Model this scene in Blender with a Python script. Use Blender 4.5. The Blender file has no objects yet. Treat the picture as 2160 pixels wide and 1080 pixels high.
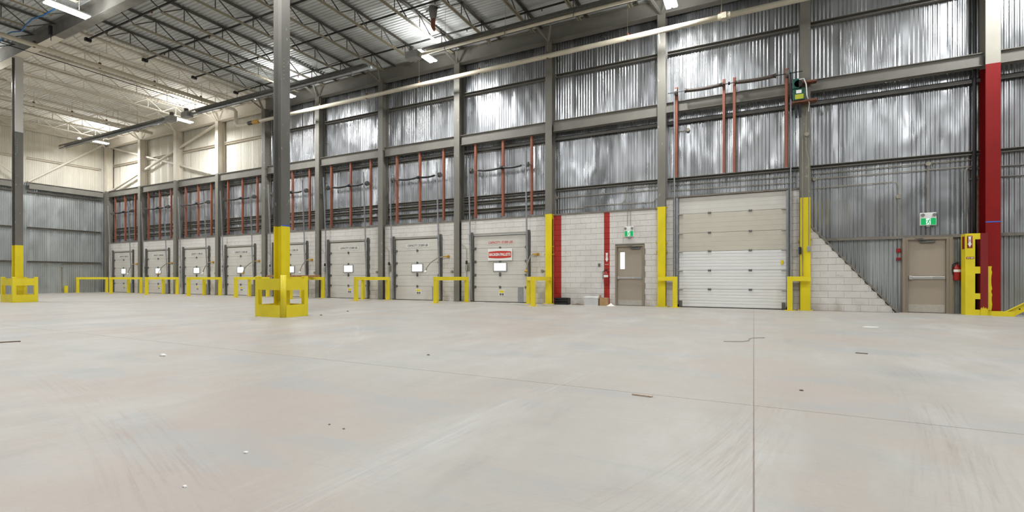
import bpy, math, random
from mathutils import Vector, Matrix
random.seed(7)
SC = bpy.context.scene
COL = SC.collection

# ------------------------------------------------------------------ camera, world, exposure
FPX = 1010.0
cam_d = bpy.data.cameras.new('camera')
cam = bpy.data.objects.new('camera', cam_d); COL.objects.link(cam)
cam_d.sensor_width = 36.0
cam_d.lens = FPX / 2160 * 36.0
cam_d.shift_y = 46 / 2160
cam_d.clip_start = 0.05; cam_d.clip_end = 300
cam.location = (0, 0, 1.0)
cam.rotation_euler = (math.radians(90), 0, math.atan(510 / 1010))
SC.camera = cam
world = bpy.data.worlds.new('world'); SC.world = world; world.use_nodes = True
world.node_tree.nodes['Background'].inputs[0].default_value = (0.75, 0.85, 1, 1)
world.node_tree.nodes['Background'].inputs[1].default_value = 1.0
SC.view_settings.view_transform = 'Standard'
SC.view_settings.look = 'None'
SC.view_settings.exposure = 0.0
SC.view_settings.gamma = 1.0
SC.view_settings.use_curve_mapping = False
SC.cycles.sample_clamp_indirect = 3.0
LAMP_STRENGTH = 392.0
DECK_FILL_STRENGTH = 84.0  # upward fill, added to brighten the roof deck

# ------------------------------------------------------------------ materials
def lin(c):
    return tuple((x / 12.92 if x <= 0.04045 else ((x + 0.055) / 1.055) ** 2.4) for x in (v / 255 for v in c)) + (1,)

class NT:
    def __init__(s, name):
        s.m = bpy.data.materials.new(name); s.m.use_nodes = True
        s.t = s.m.node_tree; s.n = s.t.nodes; s.b = s.n['Principled BSDF']
    def new(s, t, **kw):
        n = s.n.new(t)
        for k, v in kw.items(): setattr(n, k, v)
        return n
    def link(s, a, b): s.t.links.new(a, b)
    def put(s, sock, v):
        if hasattr(v, 'links'): s.link(v, sock)
        else: sock.default_value = v
    def math(s, op, a, b=0.0, clamp=False):
        n = s.new('ShaderNodeMath', operation=op, use_clamp=clamp)
        s.put(n.inputs[0], a); s.put(n.inputs[1], b); return n.outputs[0]
    def mix(s, f, a, b):
        n = s.new('ShaderNodeMix', data_type='RGBA')
        s.put(n.inputs[0], f); s.put(n.inputs[6], a); s.put(n.inputs[7], b); return n.outputs[2]
    def pos(s): return s.new('ShaderNodeNewGeometry').outputs['Position']
    def xyz(s):
        n = s.new('ShaderNodeSeparateXYZ'); s.link(s.pos(), n.inputs[0]); return n.outputs
    def noise(s, scale, vec=(1, 1, 1), rot=(0, 0, 0), detail=3, rough=0.55, off=(0, 0, 0)):
        mp = s.new('ShaderNodeMapping'); s.link(s.pos(), mp.inputs[0])
        mp.inputs['Scale'].default_value = vec; mp.inputs['Rotation'].default_value = rot; mp.inputs['Location'].default_value = off
        n = s.new('ShaderNodeTexNoise'); s.link(mp.outputs[0], n.inputs['Vector'])
        n.inputs['Scale'].default_value = scale; n.inputs['Detail'].default_value = detail; n.inputs['Roughness'].default_value = rough
        return n.outputs[0]
    def ramp(s, v, lo, hi, a=0.0, b=1.0):
        n = s.new('ShaderNodeMapRange'); n.clamp = True
        s.put(n.inputs[0], v); n.inputs[1].default_value = lo; n.inputs[2].default_value = hi
        n.inputs[3].default_value = a; n.inputs[4].default_value = b; return n.outputs[0]
    def bump(s, h, dist, strength=1.0):
        n = s.new('ShaderNodeBump'); s.link(h, n.inputs['Height'])
        n.inputs['Distance'].default_value = dist; n.inputs['Strength'].default_value = strength
        s.link(n.outputs[0], s.b.inputs['Normal'])
    def base(s, v): s.put(s.b.inputs['Base Color'], v)
    def rough(s, v): s.put(s.b.inputs['Roughness'], v)
    def metal(s, v): s.b.inputs['Metallic'].default_value = v

def plain(name, rgb, rough=0.6, metal=0.0, var=0.12, scale=6):
    k = NT(name); c = lin(rgb)
    d = tuple(x * (1 - var) for x in c[:3]) + (1,)
    k.base(k.mix(k.ramp(k.noise(scale), 0.35, 0.65), c, d)); k.rough(rough); k.metal(metal)
    return k.m

def paint_z(name, low, high, z, rough=0.5, wear=0.0, high2=None, z2=99, x2=-99):
    """steel with a painted foot: colour low below height z, high above"""
    k = NT(name); x = k.xyz()
    f = k.math('GREATER_THAN', x[2], z)
    a = lin(low); b = lin(high)
    va = k.mix(k.ramp(k.noise(3, (1, 1, .5)), .4, .65), a, tuple(v * .9 for v in a[:3]) + (1,))
    vb = k.mix(k.ramp(k.noise(2.2, (1, 1, .35)), .4, .7), b, tuple(v * .82 for v in b[:3]) + (1,))
    if wear:
        vb = k.mix(k.math('MULTIPLY', k.ramp(k.noise(7, (1, 1, .6), detail=6), .66, .7), wear), vb, lin((205, 200, 188)))
    if high2:
        vb = k.mix(k.math('MULTIPLY', k.math('GREATER_THAN', x[2], z2), k.math('GREATER_THAN', x[0], x2)), vb, lin(high2))
    k.base(k.mix(f, va, vb)); k.rough(rough); k.b.inputs['Specular IOR Level'].default_value = .3
    return k.m

def emit(name, rgb, s):
    m = bpy.data.materials.new(name); m.use_nodes = True
    n = m.node_tree.nodes; n.remove(n['Principled BSDF'])
    e = n.new('ShaderNodeEmission'); e.inputs[0].default_value = rgb + (1,); e.inputs[1].default_value = s
    m.node_tree.links.new(e.outputs[0], n['Material Output'].inputs[0]); return m

STEEL = (124, 121, 112); WHITEP = (222, 214, 198); YEL = (226, 206, 34); RED = (160, 34, 26)
M = {}
M['steel'] = plain('grey_painted_steel', STEEL, .5, 0, .14, 2)
M['dsteel'] = plain('dark_grey_steel', (104, 102, 96), .55, 0, .2, 3)
M['wsteel'] = plain('white_sprayed_steel', WHITEP, .7, 0, .06, 2)
M['yellow'] = plain('yellow_safety_paint', YEL, .45, 0, .1, 2)
M['red'] = plain('red_gloss_paint', (150, 22, 18), .4, 0, .08, 3)
M['redbox'] = plain('dark_red_paint', (126, 18, 16), .5, 0, .1, 3)
M['orange'] = plain('orange_primer', (146, 86, 64), .6, 0, .18, 3)
M['galv'] = plain('galvanised_steel', (168, 170, 172), .42, .55, .2, 9)
M['dgalv'] = plain('weathered_track_steel', (112, 112, 108), .5, .4, .25, 6)
M['black'] = plain('black_paint', (26, 26, 26), .5, 0, .2, 5)
M['spring'] = plain('black_spring_steel', (40, 39, 38), .5, .3, .3, 30)
M['bspring'] = plain('brown_spring_steel', (84, 74, 66), .55, .3, .3, 30)
M['door'] = plain('off_white_door_enamel', (205, 201, 192), .45, 0, .07, 1.6)
M['door_beige'] = plain('aged_beige_door_enamel', (196, 190, 174), .45, 0, .06, 1.6)
M['door_white'] = plain('clean_white_door_enamel', (222, 221, 217), .4, 0, .03, 1.6)
M['taupe'] = plain('taupe_door_enamel', (160, 148, 132), .45, 0, .06, 1.5)
M['taupe_d'] = plain('taupe_frame_enamel', (138, 127, 111), .5, 0, .1, 2)
M['kick'] = plain('scuffed_kick_plate', (178, 172, 160), .5, 0, .14, 14)
M['alu'] = plain('brushed_aluminium', (196, 194, 190), .35, .6, .1, 8)
M['white'] = plain('white_plastic', (232, 232, 228), .45, 0, .03, 3)
M['grey'] = plain('grey_plastic', (150, 150, 146), .5, 0, .08, 5)
M['conduit'] = plain('dull_conduit', (152, 146, 128), .5, .3, .15, 6)
M['pipe'] = plain('cream_pipe_paint', (205, 196, 174), .5, 0, .1, 3)
M['rust'] = plain('rusty_bracket', (120, 74, 50), .7, 0, .35, 12)
M['green'] = plain('dark_green_enamel', (16, 74, 60), .4, 0, .1, 6)
M['lime'] = plain('yellow_green_label', (176, 180, 44), .5, 0, .05, 6)
M['signgreen'] = emit('lit_green_exit_panel', lin((40, 178, 100))[:3], 1.0)
M['signwhite'] = emit('lit_white_exit_panel', (.9, 1, .95), 1.0)
M['tape'] = plain('blue_tape', (58, 96, 190), .5, 0, .05, 9)
M['bluec'] = plain('blue_cable_jacket', (40, 110, 170), .5, 0, .05, 9)
M['wood'] = plain('raw_timber', (158, 116, 78), .7, 0, .3, 8)
M['card'] = plain('brown_cardboard', (176, 142, 100), .8, 0, .12, 8)
M['paper'] = plain('white_paper', (236, 236, 234), .8, 0, .05, 8)
M['splint'] = plain('pale_splinter_wood', (196, 178, 158), .8, 0, .3, 30)
M['chip'] = plain('brown_chip', (112, 92, 72), .8, 0, .3, 20)
M['powder'] = plain('white_powder', (232, 228, 220), .9, 0, .05, 20)
M['tab'] = plain('dull_yellow_tab', (182, 160, 44), .5, 0, .15, 10)
M['patch'] = plain('lighter_door_patch', (216, 213, 206), .5, 0, .03, 4)
M['gold'] = plain('yellow_brass_bracket', (196, 150, 50), .45, .2, .2, 10)
M['ink'] = plain('dark_ink', (66, 66, 66), .6, 0, .1, 20)
M['redink'] = plain('red_ink', (196, 56, 40), .55, 0, .06, 9)
M['capgrey'] = plain('cap_angle_steel', (120, 114, 104), .6, 0, .25, 6)
M['lamp'] = emit('lit_led_bar', (0.97, 0.985, 1.0), 25.0)
M['deckfill'] = emit('added_deck_fill_glow', (0.97, 0.985, 1.0), 8.0)  # glow of the added upward fill
M['joist'] = plain('dark_joist_primer', (78, 74, 64), .6, 0, .2, 4)
M['chord'] = plain('joist_chord_lit_from_below', (136, 128, 108), .6, 0, .15, 4)  # bottom chord made paler: light from below is put into its colour
M['window'] = emit('daylit_window_pane', (0.94, 0.97, 1.0), 2.6)
M['gap'] = emit('daylight_in_gap', (0.86, 0.92, 1.0), 1.1)
M['spot'] = emit('small_lit_lamp', (1.0, .98, .95), 12)

def cladding(name, rgb, metal, rough, bd, bri=.25):
    k = NT(name)
    oi = k.new('ShaderNodeObjectInfo')
    v = k.ramp(oi.outputs['Random'], 0, 1, 1 - bri, 1)
    n2 = k.ramp(k.noise(1.1, (1.2, 1.2, .35), detail=4), .3, .7, .82, 1)
    c = k.new('ShaderNodeVectorMath', operation='SCALE'); c.inputs[0].default_value = lin(rgb)[:3]
    k.link(k.math('MULTIPLY', v, n2), c.inputs['Scale'])
    k.base(c.outputs[0]); k.metal(metal)
    k.rough(k.ramp(k.noise(2.3, (1, 1, .4), detail=3), .3, .7, rough - .07, rough + .1))
    h = k.math('ADD', k.noise(.7, (1.4, 1.4, .6), detail=2, rough=.45), k.math('MULTIPLY', k.noise(5, (1, 1, .25), detail=1), .04))
    k.bump(h, bd)
    return k.m
M['foil'] = cladding('foil_faced_metal_liner', (200, 202, 204), .84, .31, .20, .42)
M['foil_low'] = cladding('dull_metal_liner', (188, 192, 191), .72, .38, .12, .3)
M['wclad'] = cladding('white_sprayed_liner', (226, 220, 204), 0, .6, .01, .04)
M['deck'] = cladding('galvanised_roof_deck', (204, 206, 203), 0.1, .5, .004, .12)
M['wdeck'] = cladding('white_sprayed_roof_deck', (247, 243, 233), 0, .7, .004, .04)

def masonry(name, joint=False):
    k = NT(name); x = k.xyz()
    oi = k.new('ShaderNodeObjectInfo')
    a = lin((213, 209, 203)); b = lin((198, 193, 186))
    c = k.mix(k.ramp(k.noise(1.3, detail=4), .35, .7), a, b)
    c = k.mix(k.math('MULTIPLY', oi.outputs['Random'], .12), c, lin((222, 219, 214)))
    c = k.mix(k.math('MULTIPLY', k.ramp(k.noise(9, detail=5), .62, .72), .35), c, lin((150, 140, 126)))
    grime = k.math('MULTIPLY', k.ramp(x[2], .05, .6, 1, 0), k.ramp(k.noise(2.4, (1, 1, .6), detail=5), .45, .68))
    c = k.mix(k.math('MULTIPLY', grime, .6), c, lin((140, 126, 108)))
    if joint: c = k.mix(1.0, c, lin((168, 163, 154)))
    def band(x0, x1):
        return k.math('MULTIPLY', k.math('GREATER_THAN', x[0], x0), k.math('LESS_THAN', x[0], x1))
    red = k.mix(k.ramp(k.noise(3), .4, .7), lin((166, 32, 20)), lin((150, 27, 18)))
    c = k.mix(k.math('MAXIMUM', band(-6.885, -6.572), band(-4.905, -4.692)), c, red)
    k.base(c); k.rough(.6); k.bump(k.noise(40, detail=3), .003)
    return k.m
M['block'] = masonry('white_painted_block')
M['mortar'] = masonry('painted_mortar', True)

def floor_mat():
    k = NT('bare_concrete_floor')
    base = lin((167, 164, 156)); pink = lin((166, 156, 147)); cool = lin((157, 157, 154)); pale = lin((178, 176, 170)); dark = lin((143, 140, 135))
    c = k.mix(k.ramp(k.noise(.30, detail=6, rough=.62), .42, .60), base, pink)
    c = k.mix(k.math('MULTIPLY', k.ramp(k.noise(.8, (.6, 1.5, 1), (0, 0, .35), 7, .68, (3, 8, 0)), .50, .62), .8), c, cool)
    c = k.mix(k.math('MULTIPLY', k.ramp(k.noise(.5, (1.6, .5, 1), (0, 0, -.5), 7, .68, (9, 4, 0)), .52, .66), .7), c, pale)
    c = k.mix(k.math('MULTIPLY', k.ramp(k.noise(.45, (2.6, .5, 1), (0, 0, -.85), 7, .72, (2, 14, 0)), .60, .72), .5), c, dark)
    def scrape(c, rot, off, col, amt, s=1.0):
        line = k.ramp(k.noise(2.6 * s, (.5, 11, 1), (0, 0, rot), 5, .75, off), .54, .66)
        msk = k.ramp(k.noise(.5, (1, 1, 1), (0, 0, 0), 3, .6, off), .52, .62)
        return k.mix(k.math('MULTIPLY', k.math('MULTIPLY', line, msk), amt * .5), c, col)
    for r, o, cc, am in ((.9, (3, 1, 0), lin((162, 144, 132)), .75), (-.6, (17, 5, 0), lin((160, 144, 134)), .75), (1.35, (31, 9, 0), lin((152, 149, 144)), .75),
                         (.2, (41, 2, 0), lin((164, 148, 136)), .7), (-1.2, (50, 20, 0), pale, .8), (.55, (62, 33, 0), lin((150, 150, 150)), .6)):
        c = scrape(c, r, o, cc, am)
    c = k.mix(k.math('MULTIPLY', k.ramp(k.noise(14, detail=6, rough=.7), .58, .74), .35), c, lin((150, 139, 128)))
    c = k.mix(k.math('MULTIPLY', k.ramp(k.noise(4, (1, 3, 1), (0, 0, .2), 6, .72), .62, .74), .4), c, lin((138, 134, 130)))
    # wheel and scraper trails worn into the slab: (start, end, sideways bow, width, colour, strength)
    pos = k.pos()
    def dot(v, d):
        n = k.new('ShaderNodeVectorMath', operation='DOT_PRODUCT'); k.link(v, n.inputs[0]); n.inputs[1].default_value = d; return n.outputs['Value']
    for A, B_, bow, wd, cc, am, fine in (
            ((-1.9, .8), (-1.6, 4.6), .0, .30, lin((150, 150, 150)), .8, 14), ((-1.78, .8), (-1.55, 5.2), .05, .16, lin((196, 196, 194)), .6, 22),
            ((-.62, 1.6), (.1, 4.5), -.12, .34, lin((144, 132, 122)), .75, 36), ((-.35, 1.7), (.0, 3.6), -.08, .2, lin((196, 195, 190)), .6, 40),
            ((.66, 2.2), (1.5, 7.4), -.15, .26, lin((140, 130, 120)), .75, 34), ((.95, 2.2), (1.25, 4.0), .1, .2, lin((142, 130, 120)), .6, 34),
            ((-6.6, 2.3), (-1.9, 1.1), .12, .34, lin((150, 134, 124)), .85, 30), ((-5.2, 3.6), (-3.6, 2.1), .0, .2, lin((148, 134, 126)), .6, 36),
            ((-1.5, 1.2), (-.4, 2.4), .1, .16, lin((160, 146, 134)), .6, 40), ((-7.5, 7.6), (-5.0, 4.4), .2, .3, lin((192, 190, 185)), .7, 12)):
        L = math.hypot(B_[0] - A[0], B_[1] - A[1]); u = ((B_[0] - A[0]) / L, (B_[1] - A[1]) / L, 0); v = (-u[1], u[0], 0)
        t = k.math('SUBTRACT', dot(pos, u), A[0] * u[0] + A[1] * u[1]); q = k.math('SUBTRACT', dot(pos, v), A[0] * v[0] + A[1] * v[1])
        tt = k.math('DIVIDE', t, L)
        q = k.math('SUBTRACT', q, k.math('MULTIPLY', k.math('MULTIPLY', tt, k.math('SUBTRACT', 1.0, tt)), bow * 4))
        cb = k.new('ShaderNodeCombineXYZ'); k.link(k.math('MULTIPLY', t, .45), cb.inputs[0]); k.link(k.math('MULTIPLY', q, fine * .5), cb.inputs[1])
        nz = k.new('ShaderNodeTexNoise'); k.link(cb.outputs[0], nz.inputs['Vector']); nz.inputs['Scale'].default_value = 2.0; nz.inputs['Detail'].default_value = 5; nz.inputs['Roughness'].default_value = .7
        m = k.math('MULTIPLY', k.ramp(nz.outputs[0], .48, .64), k.ramp(k.math('ABSOLUTE', q), wd * .35, wd, 1, 0))
        m = k.math('MULTIPLY', m, k.math('MULTIPLY', k.ramp(tt, -.05, .12), k.ramp(tt, .85, 1.05, 1, 0)))
        m = k.math('MULTIPLY', m, k.ramp(k.noise(1.7, detail=4, off=(A[0], 3, 0)), .32, .52))
        c = k.mix(k.math('MULTIPLY', m, am * .6), c, cc)
    k.base(c)
    k.rough(k.ramp(k.noise(1.2, detail=4), .3, .7, .42, .62))
    k.bump(k.noise(25, detail=4), .002)
    k.b.inputs['Specular IOR Level'].default_value = .5
    return k.m
M['floor'] = floor_mat()
M['joint'] = plain('joint_filler', (160, 149, 139), .9, 0, .2, 8)

# ------------------------------------------------------------------ mesh builder
class B:
    def __init__(s): s.v = []; s.f = []
    def add(s, vs, fs):
        o = len(s.v); s.v += [tuple(v) for v in vs]; s.f += [tuple(i + o for i in f) for f in fs]; return s
    def box(s, x0, y0, z0, x1, y1, z1):
        return s.add([(x0, y0, z0), (x1, y0, z0), (x1, y1, z0), (x0, y1, z0), (x0, y0, z1), (x1, y0, z1), (x1, y1, z1), (x0, y1, z1)],
                     [(0, 3, 2, 1), (4, 5, 6, 7), (0, 1, 5, 4), (1, 2, 6, 5), (2, 3, 7, 6), (3, 0, 4, 7)])
    def cbox(s, x0, y0, z0, x1, y1, z1, c=.006):
        """box with chamfered vertical and horizontal edges (on all 12 edges)"""
        import bmesh
        bm = bmesh.new(); bmesh.ops.create_cube(bm, size=1)
        for v in bm.verts:
            v.co = ((x0 + x1) / 2 + v.co.x * (x1 - x0), (y0 + y1) / 2 + v.co.y * (y1 - y0), (z0 + z1) / 2 + v.co.z * (z1 - z0))
        bmesh.ops.bevel(bm, geom=bm.edges[:], offset=c, segments=1, affect='EDGES')
        bm.verts.index_update()
        s.add([v.co[:] for v in bm.verts], [[v.index for v in f.verts] for f in bm.faces]); bm.free(); return s
    def bar(s, p, q, w, h, up=(0, 0, 1)):
        """rectangular bar from p to q, w across, h along up"""
        p = Vector(p); q = Vector(q); d = (q - p).normalized(); u = Vector(up)
        if abs(d.dot(u)) > .99: u = Vector((0, 1, 0))
        r = d.cross(u).normalized(); u = r.cross(d).normalized()
        vs = []
        for c in (p, q):
            for a, b in ((-1, -1), (1, -1), (1, 1), (-1, 1)): vs.append(c + r * (a * w / 2) + u * (b * h / 2))
        return s.add(vs, [(3, 2, 1, 0), (4, 5, 6, 7), (0, 1, 5, 4), (1, 2, 6, 5), (2, 3, 7, 6), (3, 0, 4, 7)])
    def tube(s, pts, r, n=8):
        pts = [Vector(p) for p in pts]; rs = r if isinstance(r, (list, tuple)) else [r] * len(pts)
        o = len(s.v); prev = None
        for i, p in enumerate(pts):
            d = (pts[min(i + 1, len(pts) - 1)] - pts[max(i - 1, 0)]).normalized()
            if prev is None:
                u = Vector((0, 0, 1)) if abs(d.z) < .9 else Vector((1, 0, 0))
                u = (u - d * u.dot(d)).normalized()
            else: u = (prev - d * prev.dot(d)).normalized()
            prev = u; w = d.cross(u)
            for k in range(n):
                a = 2 * math.pi * k / n
                s.v.append(tuple(p + (u * math.cos(a) + w * math.sin(a)) * rs[i]))
        for i in range(len(pts) - 1):
            for k in range(n):
                a = o + i * n + k; b = o + i * n + (k + 1) % n
                s.f.append((a, b, b + n, a + n))
        s.f.append(tuple(o + k for k in range(n))[::-1]); s.f.append(tuple(o + (len(pts) - 1) * n + k for k in range(n)))
        return s
    def cyl(s, p, q, r, n=14): return s.tube([p, q], r, n)
    def lathe(s, prof, c=(0, 0, 0), n=16):
        o = len(s.v)
        for r, z in prof:
            for k in range(n):
                a = 2 * math.pi * k / n; s.v.append((c[0] + r * math.cos(a), c[1] + r * math.sin(a), c[2] + z))
        for i in range(len(prof) - 1):
            for k in range(n):
                a = o + i * n + k; b = o + i * n + (k + 1) % n; s.f.append((a, b, b + n, a + n))
        s.f.append(tuple(o + k for k in range(n))[::-1]); s.f.append(tuple(o + (len(prof) - 1) * n + k for k in range(n)))
        return s
    def prism(s, poly, axis, a, b):
        """polygon (2-D) extruded along axis from a to b; axis 'y': poly is (x,z); 'x': (y,z); 'z': (x,y)"""
        mk = {'y': lambda p, t: (p[0], t, p[1]), 'x': lambda p, t: (t, p[0], p[1]), 'z': lambda p, t: (p[0], p[1], t)}[axis]
        n = len(poly); vs = [mk(p, a) for p in poly] + [mk(p, b) for p in poly]
        return s.add(vs, [tuple(range(n))[::-1], tuple(range(n, 2 * n))] + [(i, (i + 1) % n, (i + 1) % n + n, i + n) for i in range(n)])
    def mesh(s, name):
        me = bpy.data.meshes.new(name); me.from_pydata(s.v, [], s.f); me.update()
        import bmesh
        bm = bmesh.new(); bm.from_mesh(me); bmesh.ops.recalc_face_normals(bm, faces=bm.faces); bm.to_mesh(me); bm.free()
        return me
    def build(s, name, mat, parent=None, loc=(0, 0, 0), smooth=False):
        me = s.mesh(name); me.materials.append(mat)
        if smooth:
            for p in me.polygons: p.use_smooth = len(p.vertices) == 4
        return place(name, me, parent, loc)

def place(name, me, parent=None, loc=(0, 0, 0), rot=(0, 0, 0), scale=(1, 1, 1)):
    o = bpy.data.objects.new(name, me); COL.objects.link(o)
    o.parent = parent; o.location = loc; o.rotation_euler = rot; o.scale = scale
    return o
def tag(o, label, cat, group=None, kind=None):
    o['label'] = label; o['category'] = cat
    if group: o['group'] = group
    if kind: o['kind'] = kind
    return o
def thing(name, label, cat, loc=(0, 0, 0), group=None, kind=None, rz=0):
    o = bpy.data.objects.new(name, None); COL.objects.link(o); o.location = loc; o.rotation_euler = (0, 0, rz)
    o.empty_display_size = .1
    return tag(o, label, cat, group, kind)
def text(body, size, mat, parent, loc, rot=(math.pi / 2, 0, 0), name='lettering', sx=1.0, bold=0.0):
    cu = bpy.data.curves.new(name, 'FONT'); cu.body = body; cu.size = size; cu.align_x = 'CENTER'; cu.align_y = 'CENTER'
    cu.extrude = .001; cu.offset = bold
    tmp = bpy.data.objects.new('tmp', cu); COL.objects.link(tmp)
    me = bpy.data.meshes.new_from_object(tmp.evaluated_get(bpy.context.evaluated_depsgraph_get()))
    bpy.data.objects.remove(tmp); bpy.data.curves.remove(cu)
    me.name = name; me.materials.clear(); me.materials.append(mat)
    return place(name, me, parent, loc, rot, (sx, 1, 1))
def dup(root, loc):
    r = root.copy(); COL.objects.link(r); r.location = loc
    for ch in root.children:
        c = ch.copy(); COL.objects.link(c); c.parent = r
        for g in ch.children:
            d = g.copy(); COL.objects.link(d); d.parent = c
    return r

# ------------------------------------------------------------------ dimensions (metres)
CX = [-40.44, -36.10, -32.03, -27.80, -23.69, -19.585, -15.45, -11.24, -7.04, -2.84, 1.40, 5.655, 9.9, 14.1]
YF = 17.05            # front of wall columns
YM = 17.20            # masonry face
YC = 17.55            # cladding face
XE = -40.85           # end wall cladding face
DECK = 10.72
ZB = 7.04             # top of mid-height beam
ZM = 3.44             # top of masonry
WX = -23.45           # limit of the white sprayed zone

# ------------------------------------------------------------------ floor
fl = B().box(-41.2, -17, -.12, 18, 18, -.0045).build('floor', M['joint'])
tag(fl, 'bare pale concrete floor with control joints and scrape marks', 'floor', kind='structure')
for x0, x1 in ((-41.2, -.004), (.004, 18)):
    for y0, y1 in ((-17, 4.196), (4.204, 18)):
        B().box(x0, y0, -.0042, x1, y1, 0).build('slab', M['floor'], fl)

# ------------------------------------------------------------------ corrugated sheets
def ribs(width, pitch=.105, depth=.017, flat=.10):
    """profile (u, d) across one sheet: flat lap, then ribs; d>0 stands proud"""
    pts = [(0, 0), (flat * .5, 0)]; u = flat * .5
    while u + pitch <= width - flat * .3:
        pts += [(u + .022, depth), (u + .054, depth), (u + .076, 0), (u + pitch, 0)]; u += pitch
    pts.append((width, 0)); return pts
def sheet(width, z0, z1, facing='y', rows=1):
    b = B(); p = ribs(width); n = len(p)
    for i in range(rows + 1):
        z = z0 + (z1 - z0) * i / rows
        for u, d in p: b.v.append((u, -d, z) if facing == 'y' else (d, -u, z))
    for i in range(rows):
        for j in range(n - 1): b.f.append((i * n + j, i * n + j + 1, (i + 1) * n + j + 1, (i + 1) * n + j))
    me = b.mesh('panel')
    return me

# ------------------------------------------------------------------ front wall (cladding, girts, beams)
wf = B().box(XE - .3, YC + .03, 0, 18, YC + .25, DECK + .3).build('wall_front', M['dsteel'])
tag(wf, 'long metal-clad wall with girts, beams and grey columns', 'wall', kind='structure')
cache = {}
def put_sheet(parent, loc, w, z0, z1, mat, facing='y'):
    k = (round(w, 3), z0, z1, mat.name, facing)
    if k not in cache:
        me = sheet(w, z0, z1, facing); me.materials.append(mat); cache[k] = me
    place('panel', cache[k], parent, loc)
for i in range(len(CX) - 1):
    if CX[i] > 9: break
    w = (CX[i + 1] - CX[i]) / 5
    for j in range(5):
        x = CX[i] + j * w
        put_sheet(wf, (x, YC, 0), w, ZB - .04, 10.3, M['wclad'] if x < CX[4] - .2 else M['foil'])
        if x < 1.3: put_sheet(wf, (x, YC, 0), w, ZM - .1, ZB - .04, M['foil'])
        else:
            put_sheet(wf, (x, YC, 0), w, 2.2, ZB - .04, M['foil'])
            put_sheet(wf, (x, YC + .005, 0), w, 0, 2.2, M['foil_low'])

def channel(parent, name, x0, x1, y0, y1, z0, z1, mat, t=.014):
    """C-section along X: web at the back (y1), two flanges reaching forward to y0"""
    b = B().box(x0, y1 - t, z0, x1, y1, z1).box(x0, y0, z0, x1, y1 - t, z0 + t).box(x0, y0, z1 - t, x1, y1 - t, z1)
    return b.build(name, mat, parent)
for i in range(12):
    a, b_ = CX[i] + .14, CX[i + 1] - .14
    wht = CX[i + 1] < -23
    st = M['wsteel'] if wht else M['steel']
    z0 = 6.62 if i < 9 else 6.69
    # mid-height beam with its flanges, and the dark angle under it
    B().box(a, 17.20, z0, b_, 17.215, ZB).box(a, 17.14, ZB - .016, b_, 17.36, ZB).box(a, 17.14, z0, b_, 17.36, z0 + .016).build('beam', M['steel'], wf)
    B().box(a, 17.40, 6.44, b_, 17.54, 6.46).box(a, 17.40, 6.34, b_, 17.415, 6.46).build('girt', M['dsteel'], wf)
    channel(wf, 'girt', a, b_, 17.40, 17.53, 8.80, 8.92, st)
    # eave beam
    B().box(CX[i], 17.2, 10.12, CX[i + 1], 17.22, 10.68).box(CX[i], 17.07, 10.1, CX[i + 1], 17.36, 10.125).box(CX[i], 17.07, 10.66, CX[i + 1], 17.36, 10.685).build('beam', st, wf)
    if i < 8:
        channel(wf, 'girt', a, b_, 17.40, 17.53, 4.36, 4.46, M['steel'])
        channel(wf, 'girt', a, b_, 17.36, 17.50, 4.12, 4.24, M['steel'])
        channel(wf, 'girt', a, b_, 17.34, 17.48, 3.76, 3.90, M['steel'])
    else:
        channel(wf, 'girt', a, b_, 17.40, 17.53, 4.38, 4.48, M['steel'])
    if i >= 10:
        B().box(a if i > 10 else 1.9, 17.44, 2.17, b_ if i > 10 else 5.5, 17.54, 2.21).box(a if i > 10 else 1.9, 17.44, 2.13, b_ if i > 10 else 5.5, 17.452, 2.1699).build('girt', M['capgrey'], wf)
    # knee braces from column head to the joists
    for s in (-1, 1):
        B().bar((CX[i], 17.05, 10.1), (CX[i] + .42 * s, 16.35, 10.66), .07, .07).build('brace', st, wf)
# long X brace in the white sprayed bays
B().tube([(-40.25, 17.33, 7.08), (-28.0, 17.33, 10.1)], .075, 8).build('brace', M['wsteel'], wf)
B().bar((-40.2, 17.38, 10.1), (-28.1, 17.38, 7.05), .1, .1).build('brace', M['wsteel'], wf)

# ------------------------------------------------------------------ end wall
we = B().box(XE - .25, 0, 0, XE - .03, 18, DECK + .3).build('wall_left', M['dsteel'])
tag(we, 'far end wall, white sprayed above and bare metal liner below', 'wall', kind='structure')
y = 17.5
while y > 3:
    put_sheet(we, (XE, y, 0), .84, ZB - .04, 10.35, M['wclad'], 'x')
    put_sheet(we, (XE, y, 0), .84, 0, ZB - .04, M['foil_low'], 'x')
    y -= .84
for y0, y1 in ((13.14, 16.95), (8.94, 12.86), (3, 8.66)):
    B().box(XE + .34, y0, 6.58, XE + .355, y1, 6.98).box(XE + .2, y0, 6.965, XE + .42, y1, 6.98).box(XE + .2, y0, 6.58, XE + .42, y1, 6.595).build('beam', M['steel'], we)
    B().box(XE + .03, y0, 6.36, XE + .16, y1, 6.44).build('girt', M['steel'], we)
    for z, m in ((8.6, 'wsteel'), (4.2, 'steel'), (2.06, 'steel')):
        B().box(XE + .01, y0, z, XE + .13, y1, z + .014).box(XE + .01, y0, z - .1, XE + .13, y1, z - .086).box(XE + .01, y0, z - .1, XE + .024, y1, z).build('girt', M[m], we)
B().box(XE + .22, 3, 10.3, XE + .24, 17.3, 10.7).box(XE + .1, 3, 10.28, XE + .36, 17.3, 10.3).build('beam', M['wsteel'], we)
B().tube([(XE + .3, 13.1, 7.02), (XE + .3, 16.9, 10.2)], .06, 8).build('brace', M['wsteel'], we)
B().tube([(XE + .3, 12.9, 7.02), (XE + .3, 9.0, 10.2)], .06, 8).build('brace', M['wsteel'], we)

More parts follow.
